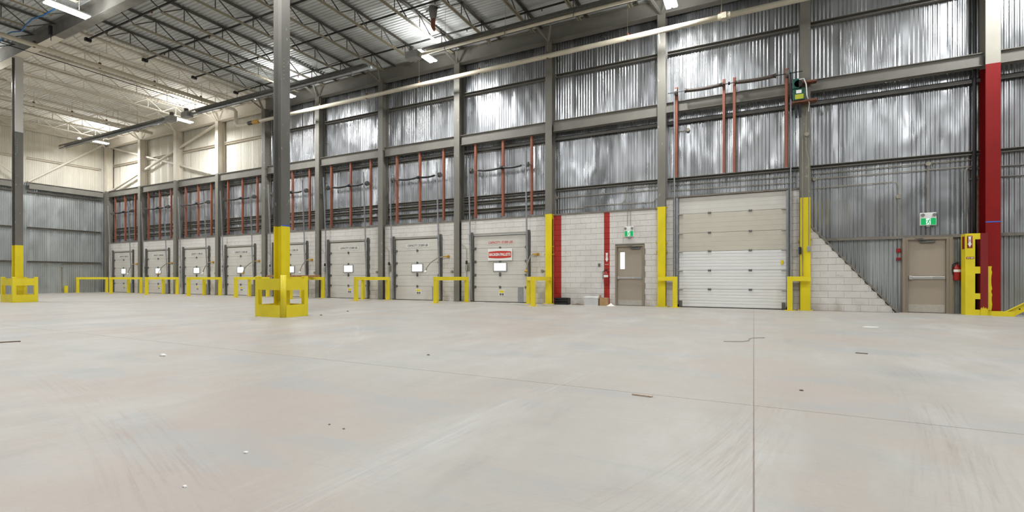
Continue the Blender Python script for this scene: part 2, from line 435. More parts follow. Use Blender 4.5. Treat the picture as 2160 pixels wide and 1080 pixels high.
# walls out of the frame
tag(B().box(-41.2, -17.2, 0, 18, -17, 11).build('wall_back', M['foil_low']), 'plain metal wall behind the viewpoint', 'wall', kind='structure')
tag(B().box(17.8, -17, 0, 18, 18, 11).build('wall_right', M['foil_low']), 'plain metal wall at the right end', 'wall', kind='structure')
B().box(XE - .25, -17, 0, XE - .03, 0, 11).build('wall_extension', M['foil_low'], we)

# ------------------------------------------------------------------ roof: deck, girder, joists
ce = B().box(-41.2, -17, DECK + .07, 18, 18, DECK + .2).build('ceiling', M['deck'])
tag(ce, 'fluted metal roof deck on open-web joists, white sprayed at the far end', 'ceiling', kind='structure')
def deck_mesh(length, mat):
    b = B(); pts = []; n = 6; p = .152
    for k in range(n):
        o = k * p; pts += [(o, .04), (o + .03, .04), (o + .05, 0), (o + .132, 0), (o + .152, .04)]
    pts.append((n * p + .0001, .04)); m = len(pts)
    for x in (0, length):
        for y_, z_ in pts: b.v.append((x, y_, z_))
    for j in range(m - 1): b.f.append((j, j + 1, m + j + 1, m + j))
    me = b.mesh('panel'); me.materials.append(mat); return me
dxs = [-40.85, -32.15, WX, -15.0, -6.6, 1.8, 10]
for i in range(6):
    mg = deck_mesh(dxs[i + 1] - dxs[i], M['deck']); mw = deck_mesh(dxs[i + 1] - dxs[i], M['wdeck'])
    for j in range(17):
        yy = 2.05 + j * .912
        place('panel', mw if (i < 2 and yy > 8.2) else mg, ce, (dxs[i], yy, DECK))
def girder(x0, x1, mat):
    B().box(x0, 8.44, 10.12, x1, 8.46, 10.66).box(x0, 8.30, 10.09, x1, 8.60, 10.115).box(x0, 8.30, 10.66, x1, 8.60, 10.685).build('girder', mat, ce)
kg = NT('girder_steel_sprayed_one_side'); kx = kg.xyz()
fw = kg.math('MULTIPLY', kg.math('LESS_THAN', kx[0], WX), kg.math('MAXIMUM', kg.math('GREATER_THAN', kx[1], 8.455), kg.math('LESS_THAN', kx[2], 10.093)))
kg.base(kg.mix(fw, kg.mix(kg.ramp(kg.noise(2), .4, .7), lin((128, 125, 117)), lin((108, 106, 99))), lin(WHITEP))); kg.rough(.55)
girder(-40.8, 12, kg.m)

# joists: built once, copied
jb_t = B().box(-.075, 8.5, 10.655, -.006, 17.15, 10.663).box(-.014, 8.5, 10.655, -.006, 17.15, 10.71).box(.006, 8.5, 10.655, .075, 17.15, 10.663).box(.006, 8.5, 10.655, .014, 17.15, 10.71).mesh('top_chord')
jb_b = B().box(-.075, 9.3, 10.17, -.006, 16.35, 10.178).box(-.014, 9.3, 10.17, -.006, 16.35, 10.22).box(.006, 9.3, 10.17, .075, 16.35, 10.178).box(.006, 9.3, 10.17, .014, 16.35, 10.22).mesh('bottom_chord')
wb = B(); yy = 9.35; up = False
wb.bar((0, 8.6, 10.66), (0, 9.35, 10.2), .03, .03)
while yy < 16.2:
    wb.bar((0, yy, 10.2), (0, yy + .7, 10.66), .03, .03); wb.bar((0, yy + .7, 10.66), (0, yy + 1.39, 10.2), .03, .03)
    wb.bar((0, yy + .7, 10.66), (0, yy + .7, 10.2), .024, .024); yy += 1.39
wb.bar((0, 16.3, 10.2), (0, 17.05, 10.66), .03, .03)
jb_w = wb.mesh('web')
jm = {}
for key, st in (('grey', (M['joist'], M['chord'], M['joist'])), ('white', (M['wsteel'],) * 3)):
    jm[key] = []
    for me, st1 in zip((jb_t, jb_b, jb_w), st):
        c = me.copy(); c.materials.append(st1); jm[key].append(c)
for k in range(-16, 8):
    x = -10.99 + 1.82 * k
    for span in (0, 1):
        if span and x > -13: continue
        j = bpy.data.objects.new('joist', None); COL.objects.link(j); j.parent = ce; j.empty_display_size = .1
        j.location = (x, -8.65 if span else 0, 0)
        for nm, me in zip(('top_chord', 'bottom_chord', 'web'), jm['white' if (x < WX and not span) else 'grey']):
            place(nm, me, j)

# ------------------------------------------------------------------ columns
def wsec(dx, dy, z0, z1, t=.018, facing='y'):
    """W-section, flange plates dx wide facing -y (facing 'x': facing +x)"""
    b = B(); h = dx / 2; k = dy / 2
    if facing == 'y':
        b.box(-h, -k, z0, h, -k + t, z1).box(-h, k - t, z0, h, k, z1).box(-.008, -k + t, z0, .008, k - t, z1)
    else:
        b.box(-k, -h, z0, -k + t, h, z1).box(k - t, -h, z0, k, h, z1).box(-k + t, -.008, z0, k - t, .008, z1)
    return b
cmat = {
    'grey': paint_z('grey_column_paint', STEEL, STEEL, 0, .5, .35),
    'white': paint_z('column_grey_below_white_above', STEEL, WHITEP, ZB, .5),
    'yel': paint_z('column_yellow_foot', YEL, STEEL, 3.45, .45, .25),
    'red': paint_z('column_red_foot', (134, 16, 14), (168, 164, 152), 6.68, .45, .1),
}
labels = [
    'corner column where the end wall meets the long wall, white above its beam',
    'wall column between the two farthest dock doors, white above the beam',
    'wall column between second and third dock doors from far corner, white above',
    'wall column between third and fourth dock doors from far corner, white above',
    'grey wall column where the white sprayed section of wall ends',
    'grey wall column just past the yellow-based freestanding column',
    'grey wall column between sixth and seventh dock doors from far corner',
    'grey wall column left of the BROKEN PALLETS dock door',
    'grey wall column with yellow foot right of the BROKEN PALLETS dock door',
    'grey wall column with yellow foot left of the large overhead door',
    'grey wall column with yellow foot and door motor, right of large overhead door',
    'tall red-painted wall column with blue tape, beside the riser guard']
for i in range(12):
    key = 'white' if i < 4 else 'yel' if i in (8, 9, 10) else 'red' if i == 11 else 'grey'
    c = thing('column', labels[i], 'column', (CX[i], 17.25, 0), 'wall columns' , 'thing')
    wsec(.27 if i != 11 else .30, .40, 0.02 if i < 11 else 0.12, 10.1).build('shaft', cmat[key], c)
    B().box(-.2, -.2, 0, .2, .2, .02 if i < 11 else .12).build('base_plate', M['yellow'] if key in ('yel', 'red') else M['dsteel'], c)
    if i in (8, 9, 10):
        for z in (3.42, 2.2, 1.9) if i < 10 else (2.15,):
            for s in (-1, 1): B().box(s * .135, -.16, z - .02, s * .19, -.1, z + .02).build('anchor_tab', M['tab'], c)
    if i == 11:
        B().box(-.152, -.204, 2.47, .152, -.2, 2.50).build('tape', M['tape'], c)
        # brushed yellow stripe on the front flange
        b = B(); pr = []
        for q in range(15):
            pr.append((-.135 + random.uniform(-.004, .004) * 0, .13 + q * .084))
        right = [(-.03 + random.uniform(-.012, .012), z) for _, z in pr]
        poly = pr + right[::-1]
        b.prism(poly, 'y', -.203, -.2).build('brush_stripe', M['yellow'], c)

fmat = paint_z('freestanding_column_paint', YEL, (104, 102, 96), 2.34, .4, .3)
fmat_w = paint_z('freestanding_column_paint_white_top', YEL, (108, 105, 98), 2.34, .4, .4, (206, 202, 194), 7.0, -27.02)
def free_column(x, y, label, mat, tape):
    c = thing('column', label, 'column', (x, y, 0), None, 'thing')
    wsec(.25, .31, .02, 10.09, .02, 'x').build('shaft', mat, c)
    B().box(-.22, -.2, 0, .22, .2, .02).build('base_plate', M['yellow'], c)
    if tape: B().box(.156, -.127, 2.335, .158, .127, 2.365).build('tape', M['tape'], c)
    for z in range(6): B().cyl((.156, -.06, 6.15 + z * .1), (.162, -.06, 6.15 + z * .1), .012, 6).build('bolt', M['galv'], c)
free_column(-11.0, 8.45, 'freestanding grey column with yellow foot and blue tape, nearest to the viewer', fmat, True)
free_column(-27.15, 8.45, 'freestanding grey column with yellow foot and white upper half at far left', fmat_w, False)

def guard(x0, y0, x1, y1, label, front_pipe):
    c = thing('column_guard', label, 'guard', ((x0 + x1) / 2, (y0 + y1) / 2, 0), 'yellow box guards around freestanding columns')
    w = (x1 - x0) / 2; d = (y1 - y0) / 2
    for sx in (-1, 1):
        for sy in (-1, 1):
            if front_pipe and sx == 1 and sy == -1:
                B().cyl((w - .06, -d + .06, 0), (w - .06, -d + .06, 1.07), .068, 20).build('post', M['yellow'], c, smooth=True)
            else:
                B().cbox(sx * w - (.12 if sx > 0 else 0), sy * d - (.12 if sy > 0 else 0), 0, sx * w + (0 if sx > 0 else .12), sy * d + (0 if sy > 0 else .12), 1.04, .008).build('post', M['yellow'], c)
    for z0, z1 in ((.0, .31), (.69, .98)):
        for s in (-1, 1):
            B().box(-w + .1, s * d - (.012 if s > 0 else -.002), z0, w - .12, s * d + (-.002 if s > 0 else .012), z1).build('plate', M['yellow'], c)
            B().box(s * w - (.012 if s > 0 else -.002), -d + .1, z0, s * w + (-.002 if s > 0 else .012), d - .1, z1).build('plate', M['yellow'], c)
guard(-11.58, 8.10, -10.50, 8.86, 'yellow steel box guard around the nearest freestanding column', True)
guard(-27.75, 8.12, -26.58, 8.90, 'yellow steel box guard around the far left freestanding column', False)

# ------------------------------------------------------------------ masonry base of the front wall
wb_ = B(); blocks = []
def openings(i):
    m = (CX[i] + CX[i + 1]) / 2 - .1
    if i < 8: return (m - 1.38, m + 1.38, 2.76)
    if i == 8: return (-4.49, -3.44, 2.20)
    return (-2.36, 1.0, 9)
def slope_x(z): return 1.55 + (2.62 - z) / 2.62 * 2.12     # right end of the raked wall at height z
for i in range(11):
    a, b_ = CX[i] + .139, CX[i + 1] - .139
    top = ZM if i != 9 else 3.72
    if i == 10: b_ = 3.67; top = 2.6
    rows = int(top / .2 + .01); ch = top / rows
    if i < 10:
        o = openings(i)
        for x0, x1, z0, z1 in ((a, o[0], 0, top), (o[1], b_, 0, top), (o[0], o[1], min(o[2], top), top)):
            if x1 > x0 and z1 > z0 + .01: wb_.box(x0, YM + .012, z0, x1, YM + .19, z1)
    else:
        wb_.prism([(a, 0), (3.62, 0), (a, 2.55)], 'y', YM + .012, YM + .19)
    for r in range(rows):
        z0, z1 = r * ch, (r + 1) * ch
        iv = []
        if i < 10:
            if z0 >= o[2] - .1: iv = [(a, b_)]
            else: iv = [(a, o[0]), (o[1], b_)]
        else: iv = [(a, slope_x((z0 + z1) / 2) - .04)]
        for p, q in iv:
            x = -41.2 + (.2 if r % 2 else 0)
            while x < q:
                l, rr = max(x, p), min(x + .4, q)
                if rr - l > .04: blocks.append((l, rr, z0, z1))
                x += .4
wm = wb_.build('wall_front_base', M['mortar'])
tag(wm, 'white painted concrete block wall along the foot of the metal wall', 'wall', kind='structure')
bm_ = B()
h = .5; c_ = .012
bm_.add([(-h, .5, -h), (h, .5, -h), (h, .5, h), (-h, .5, h), (-h, -.3, -h), (h, -.3, -h), (h, -.3, h), (-h, -.3, h),
         (-h + .005, -.5, -h + .03), (h - .005, -.5, -h + .03), (h - .005, -.5, h - .03), (-h + .005, -.5, h - .03)],
        [(0, 1, 5, 4), (1, 2, 6, 5), (2, 3, 7, 6), (3, 0, 4, 7), (4, 5, 9, 8), (5, 6, 10, 9), (6, 7, 11, 10), (7, 4, 8, 11), (8, 9, 10, 11)])
bme = bm_.mesh('block'); bme.materials.append(M['block'])
blocks.sort(key=lambda q: -q[0])
rest = B()
for n, (l, r, z0, z1) in enumerate(blocks):
    cx, cz = (l + r) / 2, (z0 + z1) / 2; sx, sz = r - l - .002, z1 - z0 - .007
    jy = random.uniform(-.0015, .0015)
    if n < 298:
        place('block', bme, wm, (cx, YM + .015 + jy, cz), scale=(sx, .03, sz))
    else:
        rest.add([(v.co.x * sx + cx, v.co.y * .03 + YM + .015 + jy, v.co.z * sz + cz) for v in bme.vertices], [tuple(p.vertices) for p in bme.polygons])
ro = rest.build('block_courses', M['block'], wm); ro['kind'] = 'stuff'
for i in range(9):
    B().box(CX[i] + .139, YM - .02, ZM, CX[i + 1] - .139, YC, ZM + .012).box(CX[i] + .139, YM - .02, ZM - .05, CX[i + 1] - .139, YM - .008, ZM).build('cap_angle', M['capgrey'], wm)
for a, b_ in ((CX[9] + .139, -2.36), (1.0, CX[10] - .139)):
    B().box(a, YM - .02, 3.72, b_, YC, 3.78).build('cap_angle', M['capgrey'], wm)
B().box(-2.36, YM - .03, 3.74, 1.0, YC, 3.79).build('cap_angle', M['capgrey'], wm)
B().bar((1.52, YM + .1, 2.63), (3.70, YM + .1, -.02), .24, .05, (1, 0, 1)).build('raked_cap', M['capgrey'], wm)

# ------------------------------------------------------------------ dock doors
def groove_panel(x0, x1, z0, z1, yf, n=3, d=.006, gap=.012):
    """door section facing -y with n shallow horizontal grooves"""
    pts = []; hh = (z1 - z0 - .008) / n; z = z0 + .004
    for k in range(n):
        pts += [(yf + d, z), (yf, z + gap * .5), (yf, z + hh - gap * .5), (yf + d, z + hh)]; z += hh
    b = B(); poly = pts + [(yf + .045, z1 - .004), (yf + .045, z0 + .004)]
    return b.prism(poly, 'x', x0, x1)
SEAM = [.02, .62, 1.117, 1.668, 2.22, 2.73]
dock_names = [
    'first dock door from the far corner, beside the end wall',
    'second white dock door from the far corner',
    'third white dock door from the far corner',
    'fourth dock door from the far corner, just left of the near freestanding column',
    'dock door partly hidden behind the near freestanding column and its guard',
    'sixth dock door from far corner, just right of the near freestanding column',
    'dock door with dark capacity lettering, next to the BROKEN PALLETS door',
    'white dock door with red capacity lettering and a BROKEN PALLETS sign']
shared = {}
def once(key, b, mat):
    if key not in shared:
        me = b().mesh(key.split(':')[0]); me.materials.append(mat); shared[key] = me
    return shared[key]
def sag(x0, x1, z, d, n=9):
    return [(x0 + (x1 - x0) * k / n, 0, z - d * math.sin(math.pi * k / n)) for k in range(n + 1)]
for i in range(8):
    cx = (CX[i] + CX[i + 1]) / 2 - .1
    D = thing(f'door_{i + 1}', dock_names[i], 'door', (cx, YM, 0), 'white sectional dock doors', 'structure')
    for k in range(5):
        me = once(f'panel:{k}', lambda: groove_panel(-1.235, 1.235, SEAM[k], SEAM[k + 1], .03, 3), M['door'])
        place('panel', me, D)
        if 0 < k:
            place('hinge', once('hinge:m', lambda: B().box(-.045, 0, -.04, .045, .03, .04).box(-.02, -.015, -.055, .02, .0, .055), M['dgalv']), D, (0, .005, SEAM[k]))
            for s in (-1, 1):
                place('roller_bracket', once('roller_bracket:m', lambda: B().box(-.06, -.01, -.045, .06, .03, .045), M['dgalv']), D, (s * 1.19, .0, SEAM[k]))
    wfm = place('window_frame', once('window_frame:m', lambda: B().box(-.32, -.012, -.19, .32, .03, -.15).box(-.32, -.012, .15, .32, .03, .19).box(-.32, -.012, -.15, -.275, .03, .15).box(.275, -.012, -.15, .32, .03, .15), M['grey']), D, (0, .012, 1.445))
    place('pane', once('pane:m', lambda: B().box(-.275, -.002, -.15, .275, .006, .15), M['window']), wfm, (0, .004, 0))
    place('lock', once('lock:m', lambda: B().box(-.035, -.02, -.09, .035, .03, .05).cyl((0, -.05, -.05), (0, 0, -.05), .018, 8), M['dgalv']), D, (0, .01, 1.17))
    pl = place('placard', once('placard:m', lambda: B().box(-.13, 0, -.12, .13, .005, .12), M['white']), D, (.07, .024, .385))
    place('yellow_band', once('yellow_band:m', lambda: B().box(-.11, -.003, .01, .11, 0, .1), M['lime'] if i < 0 else M['yellow']), pl)
    place('print', once('print:m', lambda: B().box(-.1, -.003, -.06, -.01, 0, -.02).box(.01, -.003, -.06, .1, 0, -.02).box(-.1, -.003, -.1, -.01, 0, -.07).box(.01, -.003, -.1, .1, 0, -.07), M['ink']), pl)
    place('bumper_plate', once('bumper_plate:m', lambda: B().box(-.12, 0, 0, .12, .012, .6).box(-.09, -.008, .53, .09, 0, .57), M['galv']), D, (.93, .016, .02))
    # jambs and tilted vertical-lift tracks
    for s in (-1, 1):
        place('jamb', once('jamb:m', lambda: B().box(-.055, -.012, 0, .05, .05, 2.9).box(-.055, -.06, 0, -.047, 0, 2.9), M['dsteel']), D, (s * 1.31, .0, 0))
        place('track', once('track:m', lambda: B().bar((0, -.09, .05), (0, -.34, 5.95), .05, .012, (0, 1, 0)).bar((.025, -.09, .05), (.025, -.34, 5.95), .01, .06, (0, 1, 0)).bar((-.03, -.07, 0.4), (-.03, -.2, 2.8), .012, .05, (0, 1, 0)), M['galv']), D, (s * 1.3, 0, 0))
    if i in (0, 2, 3):
        B().box(1.375, .02, .1, 1.405, .03, 1.9).build('daylight_gap', M['gap'], D)
    # orange counterbalance supports, springs, drums
    for dx in (-1.18, .12, 1.40):
        place('support_angle', once('support_angle:m', lambda: B().box(-.05, 0, 3.5, .05, .012, 6.6).box(.038, 0, 3.5, .05, .08, 6.6), M['orange']), D, (dx, .02, 0))
    place('spring', once('spring:l', lambda: B().tube([(x, y - .05, z) for x, y, z in sag(-1.0, .06, 5.47, .045)], .042, 8), M['spring']), D)
    place('spring', once('spring:r', lambda: B().tube([(x, y - .05, z) for x, y, z in sag(.14, 1.0, 5.47, .035)], .042, 8), M['spring']), D)
    place('centre_bracket', once('centre_bracket:m', lambda: B().cyl((.06, -.05, 5.47), (.15, -.05, 5.47), .07, 12), M['spring']), D)
    place('shaft', once('shaft:m', lambda: B().cyl((-1.4, -.05, 5.47), (1.42, -.05, 5.47), .014, 8), M['dgalv']), D)
    for dx in (-1.32, 1.27):
        place('drum', once('drum:m', lambda: B().cyl((-.05, -.05, 0), (-.035, -.05, 0), .11, 16).cyl((-.035, -.05, 0), (.035, -.05, 0), .075, 16).cyl((.035, -.05, 0), (.05, -.05, 0), .11, 16), M['dgalv']), D, (dx, 0, 5.47))
    B().box(-.66, .022, 2.36, .66, .027, 2.53).build('text_patch', M['patch'] if i < 7 else M['door'], D)
    text('CAPACITY: 27,000 LBS', .135, M['redink'] if i == 7 else M['ink'], D, (.02, .02, 2.445), bold=.002, sx=.86)
    if i == 7:
        sg = B().cbox(-.56, 0, 1.70, .56, .02, 2.19, .004).build('sign_board', M['white'], D, (.0, -.012, 0))
        poly = []
        for k in range(25):
            t = -1 + 2 * k / 24; poly.append((.52 * t, 1.945 + .15 - .03 * t * t))
        for k in range(25):
            t = 1 - 2 * k / 24; poly.append((.52 * t, 1.945 - .15 + .03 * t * t))
        B().prism(poly, 'y', -.004, 0).build('lozenge', M['redink'], sg)
        text('BROKEN PALLETS', .155, M['white'], sg, (0, -.006, 1.945), bold=.005, sx=.80)
        B().box(-1.2, -.01, 2.735, 1.25, .02, 2.785).build('head_strip', M['alu'], D)

# ------------------------------------------------------------------ yellow rail guards
def rail_guard(name, pts, rails, label, group):
    """pts: post positions, rails: (p, q) ends at rail height"""
    ox, oy = pts[0]
    g = thing(name, label, 'guard rail', (ox, oy, 0), group)
    for x, y in pts:
        B().cbox(x - ox - .07, y - oy - .07, 0.012, x - ox + .07, y - oy + .07, 1.04, .01).build('post', M['yellow'], g)
        B().box(x - ox - .14, y - oy - .14, 0, x - ox + .14, y - oy + .14, .012).build('foot_plate', M['yellow'], g)
    for p, q in rails:
        p = Vector((p[0] - ox, p[1] - oy, .97)); q = Vector((q[0] - ox, q[1] - oy, .97)); d = (q - p).normalized()
        B().bar(p - d * .068, q + d * .068, .138, .142).build('rail', M['yellow'], g)
gl = ['yellow corner rail guard against the end wall', 'yellow rail guard at the wall column right of the first dock door',
      'yellow rail guard at the wall column between second and third dock doors', 'yellow rail guard at the wall column between third and fourth dock doors',
      'yellow rail guard half hidden behind left side of the near column guard', 'yellow rail guard carrying a timber plank behind the near freestanding column',
      'yellow rail guard right of the sixth dock door from the far corner', 'yellow rail guard left of the BROKEN PALLETS dock door',
      'yellow rail guard joined to the yellow-footed column right of BROKEN PALLETS door']
for i in range(9):
    x = CX[i]; A = (x + .04, 15.5); Bp = (x - .9, 16.88); Cp = (x + .6, 16.88)
    G = 'yellow V-shaped rail guards between dock doors'
    if i == 0: rail_guard('rail_guard', [A, Cp], [(A, Cp)], gl[i], G)
    elif i == 8: rail_guard('rail_guard', [(-6.98, 15.5), (-7.80, 16.88)], [((-6.98, 15.5), (-7.80, 16.88)), ((-6.98, 15.5), (-6.98, 16.95))], gl[i], G)
    else: rail_guard('rail_guard', [A, Bp, Cp], [(A, Bp), (A, Cp)], gl[i], G)
rail_guard('rail_guard', [(-2.37, 16.9)], [((-2.37, 16.9), (-2.86, 16.9))], 'yellow single-post rail guard left of the large overhead door', 'yellow single-post guards at the overhead door')
rail_guard('rail_guard', [(.985, 16.9)], [((.985, 16.9), (1.46, 16.9))], 'yellow single-post rail guard right of the large overhead door', 'yellow single-post guards at the overhead door')
tag(B().cbox(-1.9, -.13, 0, 1.9, .13, .085, .006).build('plank', M['wood'], None, (-20.5, 16.35, 1.045)), 'brown timber plank lying on a yellow rail guard behind the near column', 'plank').rotation_euler = (0, 0, -.05)
tag(B().cbox(-.08, -.08, 0, .08, .08, .47, .008).build('bollard', M['yellow'], None, (-40.5, 14.93, 0)), 'short yellow bollard in front of the end wall conduit', 'bollard')

# ------------------------------------------------------------------ large overhead door
D = thing('door_10', 'large overhead door, beige upper sections and white ribbed lower sections', 'door', (-.70, YM, 0), None, 'structure')
S = [.02, .618, 1.248, 1.89, 2.51, 3.17, 3.735]
for k in range(6):
    m = M['door_white'] if k < 3 else M['door_beige'] if k < 5 else M['door']
    groove_panel(-1.585, 1.60, S[k], S[k + 1], .03, 6 if k < 3 else 4, .012 if k < 3 else .005, .03 if k < 3 else .012).build('panel', m, D)
    if k:
        for dx in (-.62, .60):
            B().box(-.05, 0, -.022, .05, .03, .022).box(-.042, -.012, -.032, -.018, .01, .032).box(.018, -.012, -.032, .042, .01, .032).build('hinge', M['dgalv'], D, (dx, .008, S[k]))
        for s in (-1.56, 1.57):
            B().box(-.1, -.012, -.02, .1, .03, .02).build('roller_bracket', M['alu'], D, (s, .0, S[k]))
B().box(1.45, .018, 1.42, 1.53, .024, 1.55).build('sticker', M['yellow'], D)
for s in (-1, 1):
    B().box(s * 1.53 - .05, .0, .02, s * 1.53 + .05, .03, .22).build('corner_plate', M['dgalv'], D)
    B().box(s * 1.64 - .04, -.06, .1, s * 1.64 + .04, .02, 3.72).build('track', M['galv'], D)
    B().box(s * 1.705 - .02, -.27, .2, s * 1.705 + .02, -.20, 7.88).box(s * 1.705 - .02, -.27, .2, s * 1.705 - .01, -.15, 7.88).build('track', M['galv'], D)
    B().box(s * 1.705 - .05, -.15, .0, s * 1.705 + .01, .02, 3.75).build('jamb', M['dsteel'], D)
for dx in (-1.63, -.165, .145, 1.60):
    B().box(dx - .045, -.25, 4.40, dx + .045, -.238, 7.44).box(dx + .033, -.25, 4.40, dx + .045, -.16, 7.44).build('support_angle', M['orange'], D)
for x0, x1 in ((-1.34, -.2), (.17, 1.30)):
    B().tube([(x, -.30, z) for x, y, z in sag(x0, x1, 7.255, .03)], .06, 10).build('spring', M['bspring'], D, smooth=True)
    for x in (x0, x1): B().cyl((x - .02, -.30, 7.255), (x + .02, -.30, 7.255), .075, 12).build('spring_collar', M['bspring'], D)
B().cyl((-1.9, -.30, 7.255), (2.02, -.30, 7.255), .014, 8).build('shaft', M['spring'], D)
for x in (-1.64, 1.62): B().cyl((x - .04, -.30, 7.255), (x + .04, -.30, 7.255), .11, 16).build('drum', M['dgalv'], D)
B().cyl((-.04, -.30, 7.255), (.02, -.30, 7.255), .05, 10).build('coupling', M['spring'], D)

mo = thing('door_motor', 'dark green door operator motor on rusty brackets, high on column', 'motor', (1.22, 16.86, 6.35))
B().cbox(-.16, -.12, 0, .15, .1, .34, .01).build('housing', M['green'], mo)
B().cbox(-.17, -.1, .36, .0, .1, .66, .01).build('housing', M['green'], mo)
B().tube([(-.02, -.1, .5), (-.02, .12, .5)], .11, 14).build('motor_drum', M['spring'], mo, smooth=True)
B().box(-.08, -.125, .20, .06, -.12, .30).build('label', M['white'], mo)
B().box(-.11, -.125, .03, .11, -.12, .17).build('label', M['lime'], mo)
B().box(-.18, -.1, -.06, .46, .19, -.01).build('bracket', M['rust'], mo)
B().box(.1, -.05, .52, .46, .19, .57).build('bracket', M['rust'], mo)
B().tube([(0, -.1, .62), (.12, -.12, .62), (.18, -.1, .45), (.2, -.1, .1), (.27, 0, -.1), (.26, .16, -.3)], .014, 6).build('cable', M['white'], mo)
B().bar((-.21, -.02, .1), (-.21, -.02, .9), .03, .03).build('chain_guard', M['black'], mo)
B().box(-.1, -.02, -.5, -.04, .02, -.08).box(.0, -.02, -.5, .06, .02, -.08).build('chain', M['black'], mo)

# ------------------------------------------------------------------ exit doors
def exit_door(no, x0, x1, h, yf, label, lite, kick, barx):
    w = x1 - x0; f = .06
    D = thing(f'door_{no}', label, 'door', (x0, yf, 0), None, 'structure')
    B().box(0, 0, 0, f, .19, h).box(w - f, 0, 0, w, .19, h).box(f, 0, h - f, w - f, .19, h).build('door_frame', M['taupe_d'], D)
    L = .07
    b = B()
    if lite:
        a0, a1, c0, c1 = f + .11, f + .27, 1.32, 1.92
        b.box(f + .004, L, .012, a0, L + .045, h - f).box(a1, L, .012, w - f - .004, L + .045, h - f).box(a0, L, .012, a1, L + .045, c0).box(a0, L, c1, a1, L + .045, h - f)
        B().box(a0, L + .015, c0, a1, L + .02, c1).build('pane', M['window'], D)
        B().box(a0 - .015, L - .006, c0 - .015, a0, L, c1 + .015).box(a1, L - .006, c0 - .015, a1 + .015, L, c1 + .015).box(a0, L - .006, c0 - .015, a1, L, c0).box(a0, L - .006, c1, a1, L, c1 + .015).build('lite_frame', M['taupe'], D)
    else: b.box(f + .004, L, .012, w - f - .004, L + .045, h - f)
    b.build('leaf', M['taupe'], D)
    B().box(f + .02, L - .004, .02, w - f - .02, L, kick).build('kick_plate', M['kick'], D)
    pb = B().cbox(f + .03, L - .07, 1.0 - .035, w - f - .03, L - .03, 1.0 + .035, .008).build('push_bar', M['alu'], D)
    B().cbox(f + .02, L - .085, 1.0 - .05, f + .1, L, 1.0 + .05, .008).build('push_bar_head', M['alu'], pb)
    B().box(w - f - .3, L - .072, 1.0 - .03, w - f - .03, L - .07, 1.0 + .03).build('push_bar_end', M['grey'], pb)
    B().cbox(barx - .17, L - .06, h - f - .1, barx + .17, L, h - f - .04, .015).bar((barx, L - .05, h - f - .03), (barx - .3, -.05, h - .04), .02, .015).bar((barx - .3, -.05, h - .04), (barx - .1, 0, h - .03), .02, .015).build('door_closer', M['dgalv'], D)
    return D
exit_door(9, -4.485, -3.445, 2.18, YM - .015, 'taupe exit door with narrow window, beside the red band and extinguisher', True, .2, .72)
E = exit_door(11, 3.90, 4.87, 2.15, 17.42, 'plain taupe exit door with push bar near the red column', False, .24, .5)
for x in (-.07, .97):
    B().box(x, -.02, 0, x + .07, .13, 2.14).build('frame_post', M['taupe_d'], E)

# ------------------------------------------------------------------ exit signs
def man(parent, cx, cz, s, y, mat):
    b = B()
    b.tube([(cx + .16 * s, y, cz + .36 * s), (cx + .16 * s, y - .001, cz + .36 * s)], .09 * s, 10)
    for p, q, w in (((.1, .25), (-.04, -.05), .16), ((-.04, -.05), (.16, -.2), .1), ((.16, -.2), (.1, -.44), .09), ((-.04, -.05), (-.14, -.28), .1), ((-.14, -.28), (-.36, -.3), .09),
                    ((.1, .22), (.3, .08), .07), ((.08, .22), (-.18, .2), .07), ((-.18, .2), (-.26, .04), .06)):
        b.bar((cx + p[0] * s, y, cz + p[1] * s), (cx + q[0] * s, y, cz + q[1] * s), w * s, .002, (0, 1, 0))
    return b.build('pictogram', mat, parent)
def exit_sign(x, z, yw, w, h, label):
    e = thing('exit_sign', label, 'exit sign', (x, yw, z))
    B().cbox(-w / 2, -.07, -.0, w / 2, 0, h, .008).build('housing', M['white'], e)
    B().box(-w / 2 + .015, -.074, .015, w / 2 - .015, -.07, h * .56).build('green_panel', M['signgreen'], e)
    B().box(-w * .14, -.077, .02, w * .14, -.074, h * .55).build('white_panel', M['signwhite'], e)
    man(e, 0, h * .285, h * .5, -.079, M['signgreen'])
    for s in (-1, 1):
        B().tube([(s * w * .36, -.05, h * .8), (s * w * .36, -.09, h * .83), (s * w * .36, -.12, h * .80)], [.02, .045, .045], 12).build('lamp_head', M['grey'], e, smooth=True)
    B().tube([(0, -.05, -.01), (0, -.06, -.05)], [.05, .04], 12).build('sensor', M['grey'], e)
exit_sign(-3.98, 2.47, YM - .0, .33, .36, 'lit green running-man exit sign above the windowed exit door')
exit_sign(4.42, 2.49, 17.52, .36, .36, 'lit green running-man exit sign above the right exit door')

